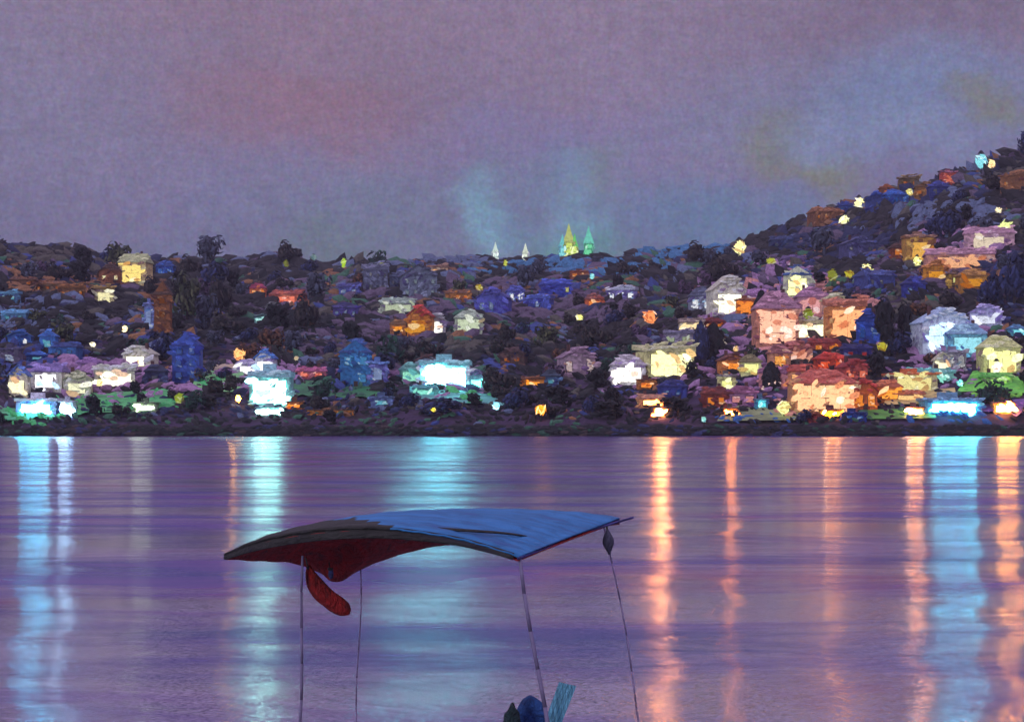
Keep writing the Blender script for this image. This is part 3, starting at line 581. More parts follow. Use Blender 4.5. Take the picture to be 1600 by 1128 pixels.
 (800, 560, 34, 26, 'gable', (90, 60, 56), (74, 50, 52), ORANGE, .3, .12, 'dark brown gabled house', 'between the white hotel and the dusty pink house', -12),
 (1060, 530, 40, 22, 'shed', (150, 140, 160), (130, 124, 150), SAGE, .5, .3, 'ash grey shed roofed house', 'above the big yellow hall', -8),
 # ---- right ridge
 (1296, 338, 42, 24, 'side', (140, 90, 56), (150, 96, 60), ORANGE, .3, .12, 'brown long house on the right ridge', 'lowest of the ridge row', 10),
 (1322, 326, 22, 18, 'hip', (40, 66, 140), (36, 56, 130), BLUE, .4, .2, 'navy cottage on the ridge', 'right of the brown long house', 0),
 (1372, 318, 34, 28, 'gable', (50, 66, 130), (44, 70, 150), GREY, .3, .15, 'dark blue gabled house on the ridge', '', -8),
 (1401, 312, 32, 26, 'hip', (44, 90, 170), (50, 96, 180), BLUE, .4, .2, 'bright blue house on the ridge', 'right of the dark blue gable', 6),
 (1386, 300, 18, 22, 'tower', (160, 90, 50), (150, 84, 50), ORANGE, .4, .3, 'rust turret on the ridge', 'behind the bright blue house', 0, 'turret'),
 (1422, 290, 26, 22, 'shed', (120, 96, 60), (130, 104, 70), ORANGE, .3, .2, 'khaki shed on the ridge', '', 0, 'shed'),
 (1446, 298, 30, 22, 'gable', (150, 100, 50), (130, 90, 56), ORANGE, .3, .2, 'ochre gabled house on the ridge', '', -10),
 (1468, 298, 26, 24, 'hip', (50, 60, 130), (56, 66, 140), GREY, .3, .15, 'indigo house on the ridge', 'right of the ochre gable', 0),
 (1483, 282, 20, 20, 'flat', (225, 100, 84), (150, 90, 110), SALMON, .6, .45, 'coral cube house on the ridge', '', 0),
 (1588, 288, 44, 28, 'shed', (150, 96, 56), (140, 90, 56), ORANGE, .3, .1, 'brown slanting barn', 'at the right edge of the hill', -20, 'barn'),
 (1438, 392, 36, 36, 'flat', (215, 160, 70), (150, 110, 90), (240, 180, 80), .8, .5, 'amber windowed block', 'high on the right slope', 0),
 (1405, 396, 22, 22, 'hip', (150, 76, 44), (90, 56, 50), ORANGE, .5, .4, 'rust brown cottage', 'left of the amber windowed block', 0),
 (1500, 408, 88, 32, 'side', (230, 165, 140), (190, 140, 155), (240, 175, 130), .9, .55, 'long peach manor', 'high on the right slope', -8, 'manor'),
 (1462, 428, 32, 26, 'gable', (225, 150, 50), (190, 120, 60), AMBER, .8, .5, 'amber gabled house', 'below the long peach manor', 0),
 (1522, 440, 36, 28, 'hip', (200, 140, 60), (170, 120, 60), AMBER, .7, .5, 'ochre hipped house', 'at the right below the manor', 0),
 (1495, 440, 22, 18, 'flat', (190, 150, 60), (120, 90, 80), PALEY, .6, .4, 'mustard cube house', 'between amber and ochre houses', 0),
 (1545, 378, 64, 34, 'side', (215, 170, 180), (200, 150, 170), (235, 215, 190), .8, .5, 'mauve long house', 'above the peach manor', -16),
 (1377, 440, 44, 30, 'side', (70, 84, 150), (70, 84, 140), GREY, .3, .1, 'steel blue long house', 'on the middle of the right slope', 20),
 (1345, 388, 40, 26, 'gable', (84, 84, 130), (74, 76, 120), GREY, .3, .1, 'dim violet grey house', 'below the ridge row', 10),
 (1430, 452, 30, 30, 'hip', (50, 60, 150), (44, 50, 120), BLUE, .35, .15, 'ultramarine house', 'left of the amber gabled house', 0),
 (1222, 382, 30, 22, 'side', (50, 66, 110), (50, 60, 100), GREY, .3, .1, 'dark teal house', 'where the right ridge begins', 0),
]
for a in HS:
    a = list(a)
    while len(a) < 15: a.append(None)
    px, py, w, h, kind, wall, roof, win, ws, cover, handle, extra, x1, x2, x3 = a[:15]
    yaw = x1 or 0; cat = x2 or 'house'
    if ws >= 3: ws *= 1.8                       # the strong lights of the waterside
    if py < 632:
        gk = 1.2 if cover >= .5 else 1.12; py -= h*(gk-1)*.35; w *= gk; h *= gk
    house(px, py, w, h, kind, wall, roof, win, ws, cover, handle, extra, cat, yaw)
LS = [
 (195, 514, 10, (250, 240, 180), 2.5, 'small cream lamp on the left slope', 'above the white gabled house', 1.5), (145, 538, 11, (245, 240, 200), 2.0, 'small white lamp over the wide white house', '', .8),
 (375, 553, 22, (250, 180, 110), 1.6, 'round peach lamp', 'over the small white house', 1.2), (372, 622, 9, (250, 180, 60), 30, 'small orange lamp', 'at the right end of the green court', 1.7),
 (218, 402, 14, (215, 215, 150), 1.0, 'pale yellow lamp on the left hilltop', 'above the yellow house', .8), (156, 598, 14, (245, 225, 150), 1.8, 'yellow lamp', 'left of the wide white house', 1),
 (280, 622, 18, (170, 190, 60), .6, 'olive green bush made to glow', 'at the left end of the green court', 1.1), (447, 412, 10, (130, 140, 50), .7, 'dull olive lamp on the ridge', 'above the salmon house', 1.7),  # first entry is a bush, given a glow like a lamp
 (537, 411, 10, (170, 210, 40), 1.0, 'bright lime lamp on the ridge', '', 1.9), (595, 416, 14, (160, 170, 50), .8, 'olive yellow lamp on the ridge', 'over the blue grey house', 1),
 (748, 449, 14, (180, 160, 40), .9, 'mustard lamp', 'right of the ochre long house', .8), (748, 500, 10, (240, 220, 110), 1.4, 'yellow lamp', 'right of the pale sage house', 1.2),
 (790, 411, 8, (190, 205, 50), 1.0, 'lime lamp on the ridge', 'left of the white needle spire', 1.6), (905, 496, 13, (240, 235, 130), 1.6, 'pale yellow lamp', 'over the dark centre slope', .8),
 (1016, 494, 25, (245, 150, 90), 1.3, 'large peach lamp', 'alone on the dark centre slope', 1.1), (845, 640, 20, (250, 150, 30), 2.2, 'bright amber lamp on the dark shore', '', .9),
 (677, 640, 9, (235, 215, 60), 1.8, 'small yellow lamp on the shore', 'below the white hotel', .8), (775, 634, 13, (130, 215, 235), 2.5, 'pale cyan lamp', 'at the end of the hotel terrace', 1.1),
 (925, 432, 9, (140, 220, 220), 1.2, 'tiny cyan lamp under the church', '', 1.3), (490, 402, 12, (130, 170, 170), .5, 'dim teal lamp on the ridge', 'left of the lime lamp', .8),
 (1155, 386, 24, (240, 235, 160), 1.4, 'cream lamp on the ridge', 'where the right hill begins', 1.1), (1342, 316, 18, (245, 240, 170), 1.5, 'cream lamp on the right ridge', 'left of the dark blue gable', 1.1),
 (1318, 344, 19, (240, 240, 160), 1.4, 'cream lamp under the right ridge', 'beside the brown long house', .8), (1421, 301, 12, (225, 215, 120), 1.1, 'pale yellow lamp on the ridge', 'in front of the khaki shed', 1.2),
 (1533, 252, 22, (130, 215, 225), 1.2, 'cyan lamp on top of the right hill', '', 1.3), (1549, 256, 14, (245, 215, 150), 1.6, 'cream lamp on top of the right hill', 'right of the cyan one', 1.3),
 (1560, 328, 12, (235, 225, 180), 1.5, 'small cream lamp', 'under the brown slanting barn', .9), (1572, 356, 26, (225, 235, 150), 1.3, 'pale yellow lamp', 'at the upper right', .9),
 (1495, 396, 20, (235, 235, 140), 1.4, 'yellow lamp at the left end of the mauve long house', '', 1), (1522, 378, 18, (240, 230, 200), 1.3, 'creamy lamp in front of the mauve long house', '', .8),
 (1433, 408, 14, (235, 240, 140), 1.4, 'lemon lamp before the amber windowed block', '', 1.3), (1465, 406, 20, (245, 155, 60), 1.2, 'orange lamp at the left end of the peach manor', '', 1),
 (1355, 422, 21, (235, 240, 140), 1.4, 'lemon lamp', 'over the steel blue long house', 1.2), (1327, 428, 16, (190, 180, 50), .9, 'mustard lamp', 'left of the lemon lamp', .8),
 (1300, 430, 19, (150, 155, 50), .7, 'olive lamp', 'right of the lit tower', 1.3), (1263, 490, 20, (150, 165, 50), .7, 'olive lamp', 'over the long cream building', 1),
 (1378, 541, 19, (190, 180, 50), .9, 'mustard lamp', 'beside the deep blue gable', .8), (1225, 636, 24, (235, 240, 150), 1.4, 'lemon lamp on the right shore', 'left of the peach palace', 1.1),
 (1150, 545, 10, (235, 200, 130), 1.2, 'small apricot lamp', 'above the orange gabled cottage', 1.2), (1557, 574, 20, (245, 240, 215), 1.6, 'white lamp in front of the yellow round roofed house', '', 1.2),
 (1205, 408, 16, (190, 195, 60), .8, 'faint olive lamp below the right ridge', '', .7), (1108, 456, 9, (240, 240, 220), 1.5, 'tiny white lamp', 'between grey and cream houses', 1.4),
 (1100, 655, 10, (130, 200, 190), 1.3, 'tiny mint lamp on the shore', 'left of the brick red house', 1), (1500, 598, 12, (120, 230, 210), 1.6, 'turquoise lamp', 'at the right end of the long mint house', 1.2),
 (463, 560, 8, (230, 220, 180), 1.0, 'tiny cream lamp', 'over the coral pink house', 1), (1060, 545, 10, (225, 225, 180), 1.2, 'small cream lamp behind the big yellow hall', '', 1),
]
for px, py, d, c, s, hd, ex, sq in LS: lamp(px, py, d, c, s, hd, ex, sq)

# ------------------------------------------------------------------ church on the ridge and the two lone spires
def spire(o, x, w, h, z0, c, s, cap):
    w *= 1.3
    m = MB(); m.box(x-w/2, x+w/2, 0, w, z0, z0+h*.5, 0, 4, .12, x)
    m.strokes(x-w/2, x+w/2, z0, z0+h*.5, 0, 1.6, (0, 1), R_, 1.4, .8, .3)
    t = m.build('tower', [paint(c, scale=.8), paint(tuple(min(255, q+40) for q in c))], o)
    g = MB()
    for k in range(3):
        zz = z0+h*(.06+.15*k); g.box(x-w*.3, x+w*.3, -.28, -.08, zz, zz+h*.11, 0, 2, .08, x+k)
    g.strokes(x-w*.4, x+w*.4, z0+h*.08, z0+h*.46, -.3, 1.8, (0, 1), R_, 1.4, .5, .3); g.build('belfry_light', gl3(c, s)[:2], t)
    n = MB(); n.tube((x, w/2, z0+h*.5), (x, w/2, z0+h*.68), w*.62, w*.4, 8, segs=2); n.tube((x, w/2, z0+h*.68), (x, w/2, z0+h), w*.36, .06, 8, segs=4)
    sp = n.build('spire', [glow(cap, s*.8)], t)  # floodlight on the spire put into it as its own glow
def chY(px): return interp(RD, px)-14
Y = chY(900); k = Y/F
ch = empty('church', ((900-800)*k, Y, ground(900, Y)))
tag(ch, 'floodlit green and yellow church with spires on the middle ridge', 'church')
zb = H+(YH-405)*k-ground(900, Y)
m = MB(); m.box(-26*k, 26*k, 1, 8, -3, zb+1.2, 0, 4, .15, 3); m.build('nave', [paint((60, 110, 110), (60, 80, 100))], ch)
r = MB(); r.poly_prism([(-27*k, zb+1.22), (27*k, zb+1.22), (18*k, zb+4.2), (-18*k, zb+4.2)], .8, 8.2); r.build('roof', [paint((40, 90, 110))], ch)
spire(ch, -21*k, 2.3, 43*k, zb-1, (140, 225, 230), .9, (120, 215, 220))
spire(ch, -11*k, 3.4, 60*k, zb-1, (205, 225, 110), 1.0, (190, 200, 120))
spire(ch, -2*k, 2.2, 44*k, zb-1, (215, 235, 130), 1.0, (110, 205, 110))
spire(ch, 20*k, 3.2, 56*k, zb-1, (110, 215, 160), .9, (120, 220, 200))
MARKS.append((900, 385, 60, 60, Y, 'floodlit church'))
for px, hh, c, hd in ((773, 36, (215, 235, 225), 'left white needle spire on the ridge far from the church'), (820, 34, (225, 235, 215), 'right white needle spire next to the church')):
    Y = chY(px); k = Y/F
    o = empty('chapel', ((px-800)*k, Y, ground(px, Y))); tag(o, hd, 'chapel')
    zb = H+(YH-410)*k-ground(px, Y)
    m = MB(); m.box(-7*k, 7*k, .5, 5, -3, zb+.6, 0, 3, .1, px); m.build('nave', [paint((150, 160, 70))], o)
    r = MB(); r.poly_prism([(-8*k, zb+.62), (8*k, zb+.62), (0, zb+2.8)], .3, 5.2); r.build('roof', [paint((60, 80, 100))], o)
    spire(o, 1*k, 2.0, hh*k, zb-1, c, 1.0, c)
    MARKS.append((px, 392, 16, 36, Y, hd.split(' on ')[0].split(' next')[0]))

# ------------------------------------------------------------------ trees and undergrowth
TC = {'umber': ((48, 42, 44), (70, 60, 56), (34, 32, 40)), 'navy': ((40, 46, 84), (58, 66, 116), (32, 34, 62)), 'olive': ((70, 74, 54), (96, 98, 66), (46, 48, 46)),
      'bottle green': ((36, 66, 58), (50, 92, 72), (28, 44, 48)), 'plum': ((74, 54, 80), (104, 76, 110), (46, 38, 58)), 'black': ((28, 28, 34), (40, 38, 46), (20, 20, 26)),
      'slate': ((76, 80, 100), (98, 104, 130), (54, 56, 72)), 'russet': ((96, 62, 46), (130, 84, 56), (60, 44, 44))}
def leafmat(c): return paint(c, scale=1.3, contrast=.7, bump=.3, rough=.85)
PROTO = {}
def tree_meshes(col, shape):
    if (col, shape) in PROTO: return PROTO[(col, shape)]
    rr = random.Random(hash((col, shape)) & 0xffff if False else len(PROTO)*13+5)
    b = MB(); n = 230
    lobes = [(Vector((rr.uniform(-.5, .5), rr.uniform(-.35, .35), rr.uniform(-.35, .45))), rr.uniform(.3, .55)) for _ in range(8)]
    for _ in range(n):
        if shape == 'tall':
            z = rr.uniform(-1, 1); an = rr.uniform(0, 6.28); rad = .36*math.sqrt(max(.02, 1-z*z))*(.65+.35*rr.random())*(1.1-.25*z)
            c = Vector((math.cos(an)*rad, math.sin(an)*rad, z)); al = Vector((rr.uniform(-.3, .3), 0, 1)); nn = Vector((math.cos(an), math.sin(an), .2))
            b.dab(c, nn+Vector([rr.uniform(-.4, .4) for _ in range(3)]), al, rr.uniform(.3, .6), rr.uniform(.12, .22), rr.choice((0, 0, 1, 2)))
        else:
            lc, lr = rr.choice(lobes); d = Vector([rr.gauss(0, 1) for _ in range(3)]).normalized()
            c = lc+d*lr*rr.uniform(.7, 1.05); c.z = max(-.75, c.z)
            al = d.cross(Vector((rr.uniform(-1, 1), rr.uniform(-1, 1), rr.uniform(-.4, .4))))
            b.dab(c, d+Vector([rr.uniform(-.5, .5) for _ in range(3)]), al, rr.uniform(.26, .5), rr.uniform(.12, .24), rr.choice((0, 0, 1, 2)))
    crown = b.build('crown', [leafmat(c) for c in TC[col]])
    t = MB(); t.tube((0, 0, -1.5), (0, 0, -.2), .09, .05, 7, segs=2)
    for k in range(4):
        an = k*1.6+rr.random(); t.tube((0, 0, -.5+.1*k), (math.cos(an)*.4, math.sin(an)*.3, .2+.1*k), .04, .015, 5)
    trunk = t.build('trunk', [paint((56, 44, 42))])
    PROTO[(col, shape)] = (crown, trunk, [False])
    return PROTO[(col, shape)]
TREES = []
def tree(px, pyb, w, h, col, shape):
    Y = find(px, pyb)-R_.uniform(0, 2); k = Y/F
    crown, trunk, used = tree_meshes(col, shape)
    o = empty('tree', ((px-800)*k, Y, ground(px, Y)), 0)
    if used[0]: crown = crown.copy(); trunk = trunk.copy(); COL.objects.link(crown); COL.objects.link(trunk)
    used[0] = True
    Wm, Hm = w*k/2, h*k/2
    for q in (crown, trunk):
        q.parent = o; q.location = (0, 0, Hm*1.05); q.scale = (Wm*(2.2 if shape == 'tall' else 1), Wm*.9, Hm*(1 if shape == 'tall' else 1.15)); q.rotation_euler = (0, 0, R_.uniform(-.5, .5))
    TREES.append((o, px, pyb-h/2, w, h, Y, col, shape))
def blocked(px, pyb, w, h, Y):
    x0, x1, y0, y1 = px-w*.5, px+w*.5, pyb-h, pyb
    for mx, my, mw, mh, mY, hd in MARKS:
        if mY > Y-2:
            ox = min(x1, mx+mw/2)-max(x0, mx-mw/2); oy = min(y1, my+mh/2)-max(y0, my-mh/2)
            if ox > 0 and oy > 0 and ox*oy > .10*mw*mh: return True
    return False
# trees the picture shows plainly
for a in [(292, 500, 60, 70, 'olive', 'round'), (325, 520, 50, 60, 'slate', 'round'), (345, 500, 50, 70, 'umber', 'round'), (440, 520, 60, 46, 'black', 'round'), (480, 520, 50, 60, 'umber', 'round'),
          (1390, 560, 60, 90, 'black', 'round'), (1420, 545, 44, 70, 'black', 'round'), (1375, 590, 50, 40, 'black', 'round'), (1585, 480, 70, 80, 'navy', 'round'), (1548, 478, 50, 50, 'navy', 'round'),
          (1115, 560, 44, 50, 'black', 'tall'), (1095, 570, 30, 60, 'navy', 'tall'), (1190, 520, 40, 60, 'black', 'tall'), (1225, 490, 34, 30, 'black', 'round'), (1255, 566, 44, 28, 'black', 'round'),
          (940, 610, 60, 36, 'black', 'round'), (880, 640, 70, 36, 'black', 'round'), (1060, 650, 70, 30, 'black', 'round'), (960, 655, 80, 30, 'black', 'round'), (780, 620, 60, 50, 'umber', 'round'),
          (1240, 600, 30, 30, 'black', 'round'), (1205, 610, 34, 40, 'black', 'tall'), (330, 640, 60, 22, 'black', 'round'), (300, 645, 44, 34, 'bottle green', 'round'), (505, 625, 50, 34, 'bottle green', 'round'),
          (690, 652, 80, 28, 'navy', 'round'), (640, 640, 40, 24, 'navy', 'round'), (745, 640, 40, 24, 'black', 'round'), (1545, 630, 60, 40, 'bottle green', 'round'), (1085, 600, 36, 34, 'black', 'round')]:
    tree(*a)
rr = random.Random(5); tries = 0
while len(TREES) < 225 and tries < 4000:
    tries += 1
    px = rr.uniform(-60, 1660); rid = interp(RIDGE, px); pyb = rid+8+(655-rid)*rr.random()**.8
    w = rr.uniform(26, 60); h = w*rr.uniform(.55, .95); shape = 'round'
    if rr.random() < 0: shape = 'tall'; h = w*rr.uniform(1.5, 2.3)*.8; w *= .7
    Y = find(px, pyb)
    if blocked(px, pyb, w, h, Y): continue
    if any(abs(px-t[1]) < 15 and abs(pyb-h/2-t[2]) < 14 for t in TREES): continue
    z = noise.noise(Vector((px*.012, pyb*.015, 2)))
    pool = ['black', 'umber', 'navy'] if z < -.1 else (['plum', 'slate', 'umber', 'navy'] if z < .15 else ['olive', 'slate', 'russet', 'bottle green'])
    if pyb < 470 and px > 1150: pool = ['navy', 'navy', 'black', 'slate', 'umber']
    if pyb > 620: pool = ['black', 'bottle green', 'navy', 'umber']
    tree(px, pyb, w, h, rr.choice(pool), shape)
seen = set()
for o, px, py, w, h, Y, col, shape in TREES:
    near = sorted(MARKS, key=lambda m: (m[0]-px)**2+((m[1]-py)*1.3)**2)
    lab = None
    kind = {'tall': 'tall '+col+' cypress', 'round': ('wide ' if w > 42 else 'small ' if w < 30 else 'bushy ')+col+' tree'}[shape]
    for m in near[:6]:
        dx, dy = px-m[0], py-m[1]
        rel = ('left of' if dx < 0 else 'right of') if abs(dx) > abs(dy) else ('above' if dy < 0 else 'below')
        c = f"{kind} {rel} the {m[5]}"
        if c not in seen and len(c.split()) <= 16: lab = c; break
    if not lab: lab = f"{kind} between the {near[0][5].split(' on ')[0]} and {near[1][5].split(' on ')[0]}"
    seen.add(lab)
    tag(o, lab, 'tree', 'trees growing among the houses')
# undergrowth: scrub over the whole slope, mauve lamp glow put into its colour
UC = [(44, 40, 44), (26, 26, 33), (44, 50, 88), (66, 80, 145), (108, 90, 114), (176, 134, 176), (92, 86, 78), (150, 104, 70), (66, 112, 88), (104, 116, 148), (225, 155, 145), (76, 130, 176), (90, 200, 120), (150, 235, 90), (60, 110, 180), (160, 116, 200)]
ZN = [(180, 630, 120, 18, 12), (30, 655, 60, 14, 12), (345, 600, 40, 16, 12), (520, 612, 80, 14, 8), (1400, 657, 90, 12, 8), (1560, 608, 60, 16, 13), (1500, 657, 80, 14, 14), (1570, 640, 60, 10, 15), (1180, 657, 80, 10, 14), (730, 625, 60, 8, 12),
      (230, 595, 90, 30, 5), (60, 560, 90, 30, 3), (40, 500, 80, 30, 9), (480, 585, 80, 16, 5), (900, 480, 120, 30, 4), (1230, 440, 60, 40, 5), (1500, 385, 90, 26, 5), (1180, 600, 70, 40, 5),  # mauve zones sit round lit places, lamp glow put into the scrub
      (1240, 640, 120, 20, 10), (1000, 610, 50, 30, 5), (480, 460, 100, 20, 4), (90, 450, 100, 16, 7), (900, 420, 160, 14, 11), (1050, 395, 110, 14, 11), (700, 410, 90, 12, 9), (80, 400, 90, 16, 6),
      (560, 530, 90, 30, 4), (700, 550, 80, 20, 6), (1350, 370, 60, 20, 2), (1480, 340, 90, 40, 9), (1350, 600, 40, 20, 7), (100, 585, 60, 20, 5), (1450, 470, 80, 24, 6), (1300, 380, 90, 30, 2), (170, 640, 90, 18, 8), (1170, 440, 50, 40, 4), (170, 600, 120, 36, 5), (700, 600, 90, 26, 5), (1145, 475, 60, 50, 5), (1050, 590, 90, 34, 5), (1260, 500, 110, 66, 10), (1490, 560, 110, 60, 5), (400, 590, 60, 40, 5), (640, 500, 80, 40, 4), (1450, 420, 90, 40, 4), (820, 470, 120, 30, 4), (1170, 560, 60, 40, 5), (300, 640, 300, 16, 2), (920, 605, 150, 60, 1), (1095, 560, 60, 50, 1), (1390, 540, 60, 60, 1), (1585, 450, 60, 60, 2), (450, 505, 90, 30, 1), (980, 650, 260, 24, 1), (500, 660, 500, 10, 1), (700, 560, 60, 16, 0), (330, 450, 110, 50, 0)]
b = MB(); rr = random.Random(9)
for i in range(21000):
    px = rr.uniform(-160, 1760); rid = interp(RIDGE, px); R = interp(RD, px)
    t = rr.random(); Y = YS+8+(R-YS-8)*t; z = ground(px, Y); py = YH-(z-H)/Y*F
    v = noise.noise(Vector((px*.02, py*.03, 7)))+rr.uniform(-.25, .25)
    ci = 0 if v < -.2 else 1 if v < -.02 else rr.choice((2, 0, 6)) if v < .12 else rr.choice((4, 9, 6)) if v < .3 else rr.choice((3, 7, 8, 0))
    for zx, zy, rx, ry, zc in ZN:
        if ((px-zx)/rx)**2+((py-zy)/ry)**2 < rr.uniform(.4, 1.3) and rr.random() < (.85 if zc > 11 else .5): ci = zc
    if py > 655 and ci not in (12, 13, 14, 15) and rr.random() < .8: ci = rr.choice((1, 1, 0, 8))
    l = (rr.uniform(1.3, 4.2) if rr.random() < .84 or Y < YS+45 else rr.uniform(5, 9.5))*Y/620; an = rr.uniform(-.7, .7)+noise.noise(Vector((px*.01, py*.01, 0)))*1.5
    b.dab(((px-800)/F*Y, Y, z+rr.uniform(.1, .9)), (rr.uniform(-.5, .5), -1, rr.uniform(.1, 1)), (math.cos(an), 0, math.sin(an)), l, l*rr.uniform(.3, .6), ci)
tag(b.build('undergrowth', [paint(c, scale=.9, contrast=.8, bump=.4, rough=.85) for c in UC]), 'dark scrub with mauve lamp glow in its colour covering the slopes between the houses', 'undergrowth', kind='stuff')

# ------------------------------------------------------------------ the awning in front
def pl(pts, s):
    s = max(0, min(1, s))*(len(pts)-1); i = min(int(s), len(pts)-2); f = s-i
    def cr(p0, p1, p2, p3):
        return .5*((2*p1)+(-p0+p2)*f+(2*p0-5*p1+4*p2-p3)*f*f+(-p0+3*p1-3*p2+p3)*f**3)
    g = lambda k: pts[max(0, min(len(pts)-1, k))]
    return tuple(cr(g(i-1)[c], g(i)[c], g(i+1)[c], g(i+2)[c]) for c in range(len(pts[0])))
near_e = [(350, 868, 17.2), (390, 851, 16.9), (440, 838, 16.6), (500, 829, 16.4), (560, 826, 16.3), (615, 828, 16.3), (670, 835, 16.3), (720, 844, 16.3), (766, 857, 16.3), (810, 871, 16.3)]
ridge_e = [(352, 867, 17.4), (420, 840, 17.6), (490, 823, 17.8), (560, 811, 17.9), (630, 801, 18), (700, 797, 18), (775, 796, 18.1), (845, 798, 18.2), (910, 802, 18.3), (968, 810, 18.4)]
far_e = [(352, 869, 17.5), (400, 872, 18.2), (455, 875, 18.8), (497, 889, 19.2), (526, 905, 19.4), (568, 883, 19.4), (625, 862, 19.4), (690, 848, 19.4), (800, 836, 19.4), (968, 815, 19.0)]
AW = empty('awning', (0.0, 17.5, .42))
tag(AW, 'large blue sun awning with dark red lining arching on four thin poles above the water', 'awning')
AO = Vector((0.0, 17.5, .42))
NS = 90; rowsA = []
for i in range(NS+1):
    s = i/NS; a, m_, c = P(*pl(near_e, s)), P(*pl(ridge_e, s)), P(*pl(far_e, s))
    row = []
    for j in range(13): t = j/12; row.append(a.lerp(m_, t)+Vector((0, 0, .05*math.sin(math.pi*t)*math.sin(math.pi*s))))
    for j in range(1, 9): t = j/8; row.append(m_.lerp(c, t)+Vector((0, 0, .06*math.sin(math.pi*t)*math.sin(math.pi*s))))
    rowsA.append([p-AO+Vector((0, 0, .003*math.sin(i*.9+j_*.5))) for j_, p in enumerate(row)])
nj = 21
v = [p for r in rowsA for p in r]; f = [(i*nj+j, i*nj+j+1, (i+1)*nj+j+1, (i+1)*nj+j) for i in range(NS) for j in range(nj-1)]
blue = paint((46, 122, 184), (52, 92, 156), key='awn', scale=5, stretch=(.25, 1, 1), contrast=.7, rough=.7, bump=.5)
red = paint((185, 44, 42), (84, 30, 38), key='lin', scale=7, stretch=(1, .4, .4), contrast=1, rough=.8, bump=.8)
dark = paint((44, 42, 40), (34, 30, 44), key='edge_band', scale=5, stretch=(.3, 1, 1), contrast=.8, bump=.6)
up = [(q[3], q[2], q[1], q[0]) for q in f]
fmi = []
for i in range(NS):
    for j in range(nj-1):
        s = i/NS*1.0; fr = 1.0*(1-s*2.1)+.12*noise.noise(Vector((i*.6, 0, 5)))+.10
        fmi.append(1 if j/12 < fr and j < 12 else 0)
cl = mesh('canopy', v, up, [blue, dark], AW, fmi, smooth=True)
md = cl.modifiers.new('thick', 'SOLIDIFY'); md.thickness = .012; md.offset = 1
lw = [Vector(p)+Vector((0, 0, -.02)) for p in v]
ln = mesh('lining', lw, f, [red], AW, smooth=True)
md = ln.modifiers.new('thick', 'SOLIDIFY'); md.thickness = .01; md.offset = 1
def strip(name, fn, mat, parent=AW, n=60, th=.02):
    v = []
    for i in range(n+1):
        a, b_ = fn(i/n); v += [a-AO, b_-AO]
    o = mesh(name, v, [(2*i, 2*i+1, 2*i+3, 2*i+2) for i in range(n)], [mat], parent, smooth=True)
    m = o.modifiers.new('thick', 'SOLIDIFY'); m.thickness = th; m.offset = 0
    return o
def shade_band(s):
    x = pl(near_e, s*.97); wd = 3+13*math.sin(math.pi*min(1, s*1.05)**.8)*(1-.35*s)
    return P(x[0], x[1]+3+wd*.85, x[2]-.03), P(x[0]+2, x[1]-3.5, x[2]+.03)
strip('edge_band', shade_band, dark, th=.015)  # dark band standing in for the shade under the near edge
def seam(pts):
    def g(s):
        x = pl(pts, s); w = 3.2*math.sin(math.pi*max(.04, min(.96, s)))
        return P(x[0], x[1]+w*.5, x[2]), P(x[0], x[1]-w*.5, x[2]+.02)
    return g
strip('seam', seam([(520, 824, 17.0), (620, 822, 16.7), (720, 828, 16.5), (790, 833, 16.7), (836, 840, 17.0)]), dark, th=.012)
strip('seam', seam([(600, 806, 17.6), (680, 803, 17.5), (740, 805, 17.5), (774, 809, 17.5)]), dark, th=.012)
strip('edge_band', seam([(808, 873, 16.25), (850, 858, 16.8), (900, 838, 17.5), (950, 820, 18.1), (990, 808, 18.5)]), paint((72, 66, 140), key='vh', scale=5), th=.02)
polem = paint((128, 116, 150), (104, 96, 126), key='pole', scale=3, stretch=(1, 1, .8), contrast=.4, bump=.3)
def pole(a, b, Y0, r0, pm=None):
    A = P(a[0], a[1], Y0); B = P(b[0], b[1], Y0)
    t = (A.z-.42)/(A.z-B.z); E = A+(B-A)*t
    m = MB(); n = 8; pr = A
    for i in range(n):
        u0, u1 = i/n, (i+1)/n
        w = lambda u: A.lerp(E, u)+Vector((.02*math.sin(u*7+Y0), 0, 0))
        m.tube(w(u0)-AO, w(u1)-AO, r0*(.8+.3*u0), r0*(.8+.3*u1), 8)
    m.tube(E-AO+Vector((0, 0, .004)), E-AO+Vector((0, 0, .05)), .07, .06, 12)
    return m.build('pole', [pm or polem], AW, smooth=True), E
E1 = pole((476, 868), (466, 1128), 16.9, .014)
E2 = pole((562, 885), (559, 1128), 19.4, .008, paint((150, 132, 172), (118, 106, 144), key='pole2', scale=6))
E3 = pole((814, 868), (852, 1128), 16.35, .019)
E4 = pole((946, 824), (1000, 1128), 18.1, .009, paint((150, 132, 172), (118, 106, 144), key='pole2', scale=6))
# furled red cloth hung from the front pole
def spindle(name, pts, mat, parent, off, seed=0, n=14, flat=.7, smooth=True):
    """a rolled or hanging thing along a line of (point, radius)"""
    v = []; m = len(pts)
    for j, (p, r) in enumerate(pts):
        d = (Vector(pts[min(j+1, m-1)][0])-Vector(pts[max(j-1, 0)][0])); d.y = 0; d.normalize(); pp = Vector((-d.z, 0, d.x))
        for i in range(n):
            an = 2*math.pi*i/n; k = 1+.16*math.sin(an*4+j*.25+seed)
            v.append(Vector(p)-off+pp*(math.cos(an)*r*k)+Vector((0, math.sin(an)*r*k*flat, 0)))
    f = [(j*n+i, j*n+(i+1) % n, (j+1)*n+(i+1) % n, (j+1)*n+i) for j in range(m-1) for i in range(n)]+[tuple(range(n))[::-1], tuple((m-1)*n+i for i in range(n))]
    return mesh(name, v, f, [mat], parent, smooth=smooth)
Y = 17.0
o = empty('furled_flag', P(478, 876, Y)); tag(o, 'dark red furled cloth hanging slantwise under the left end of the awning', 'flag')
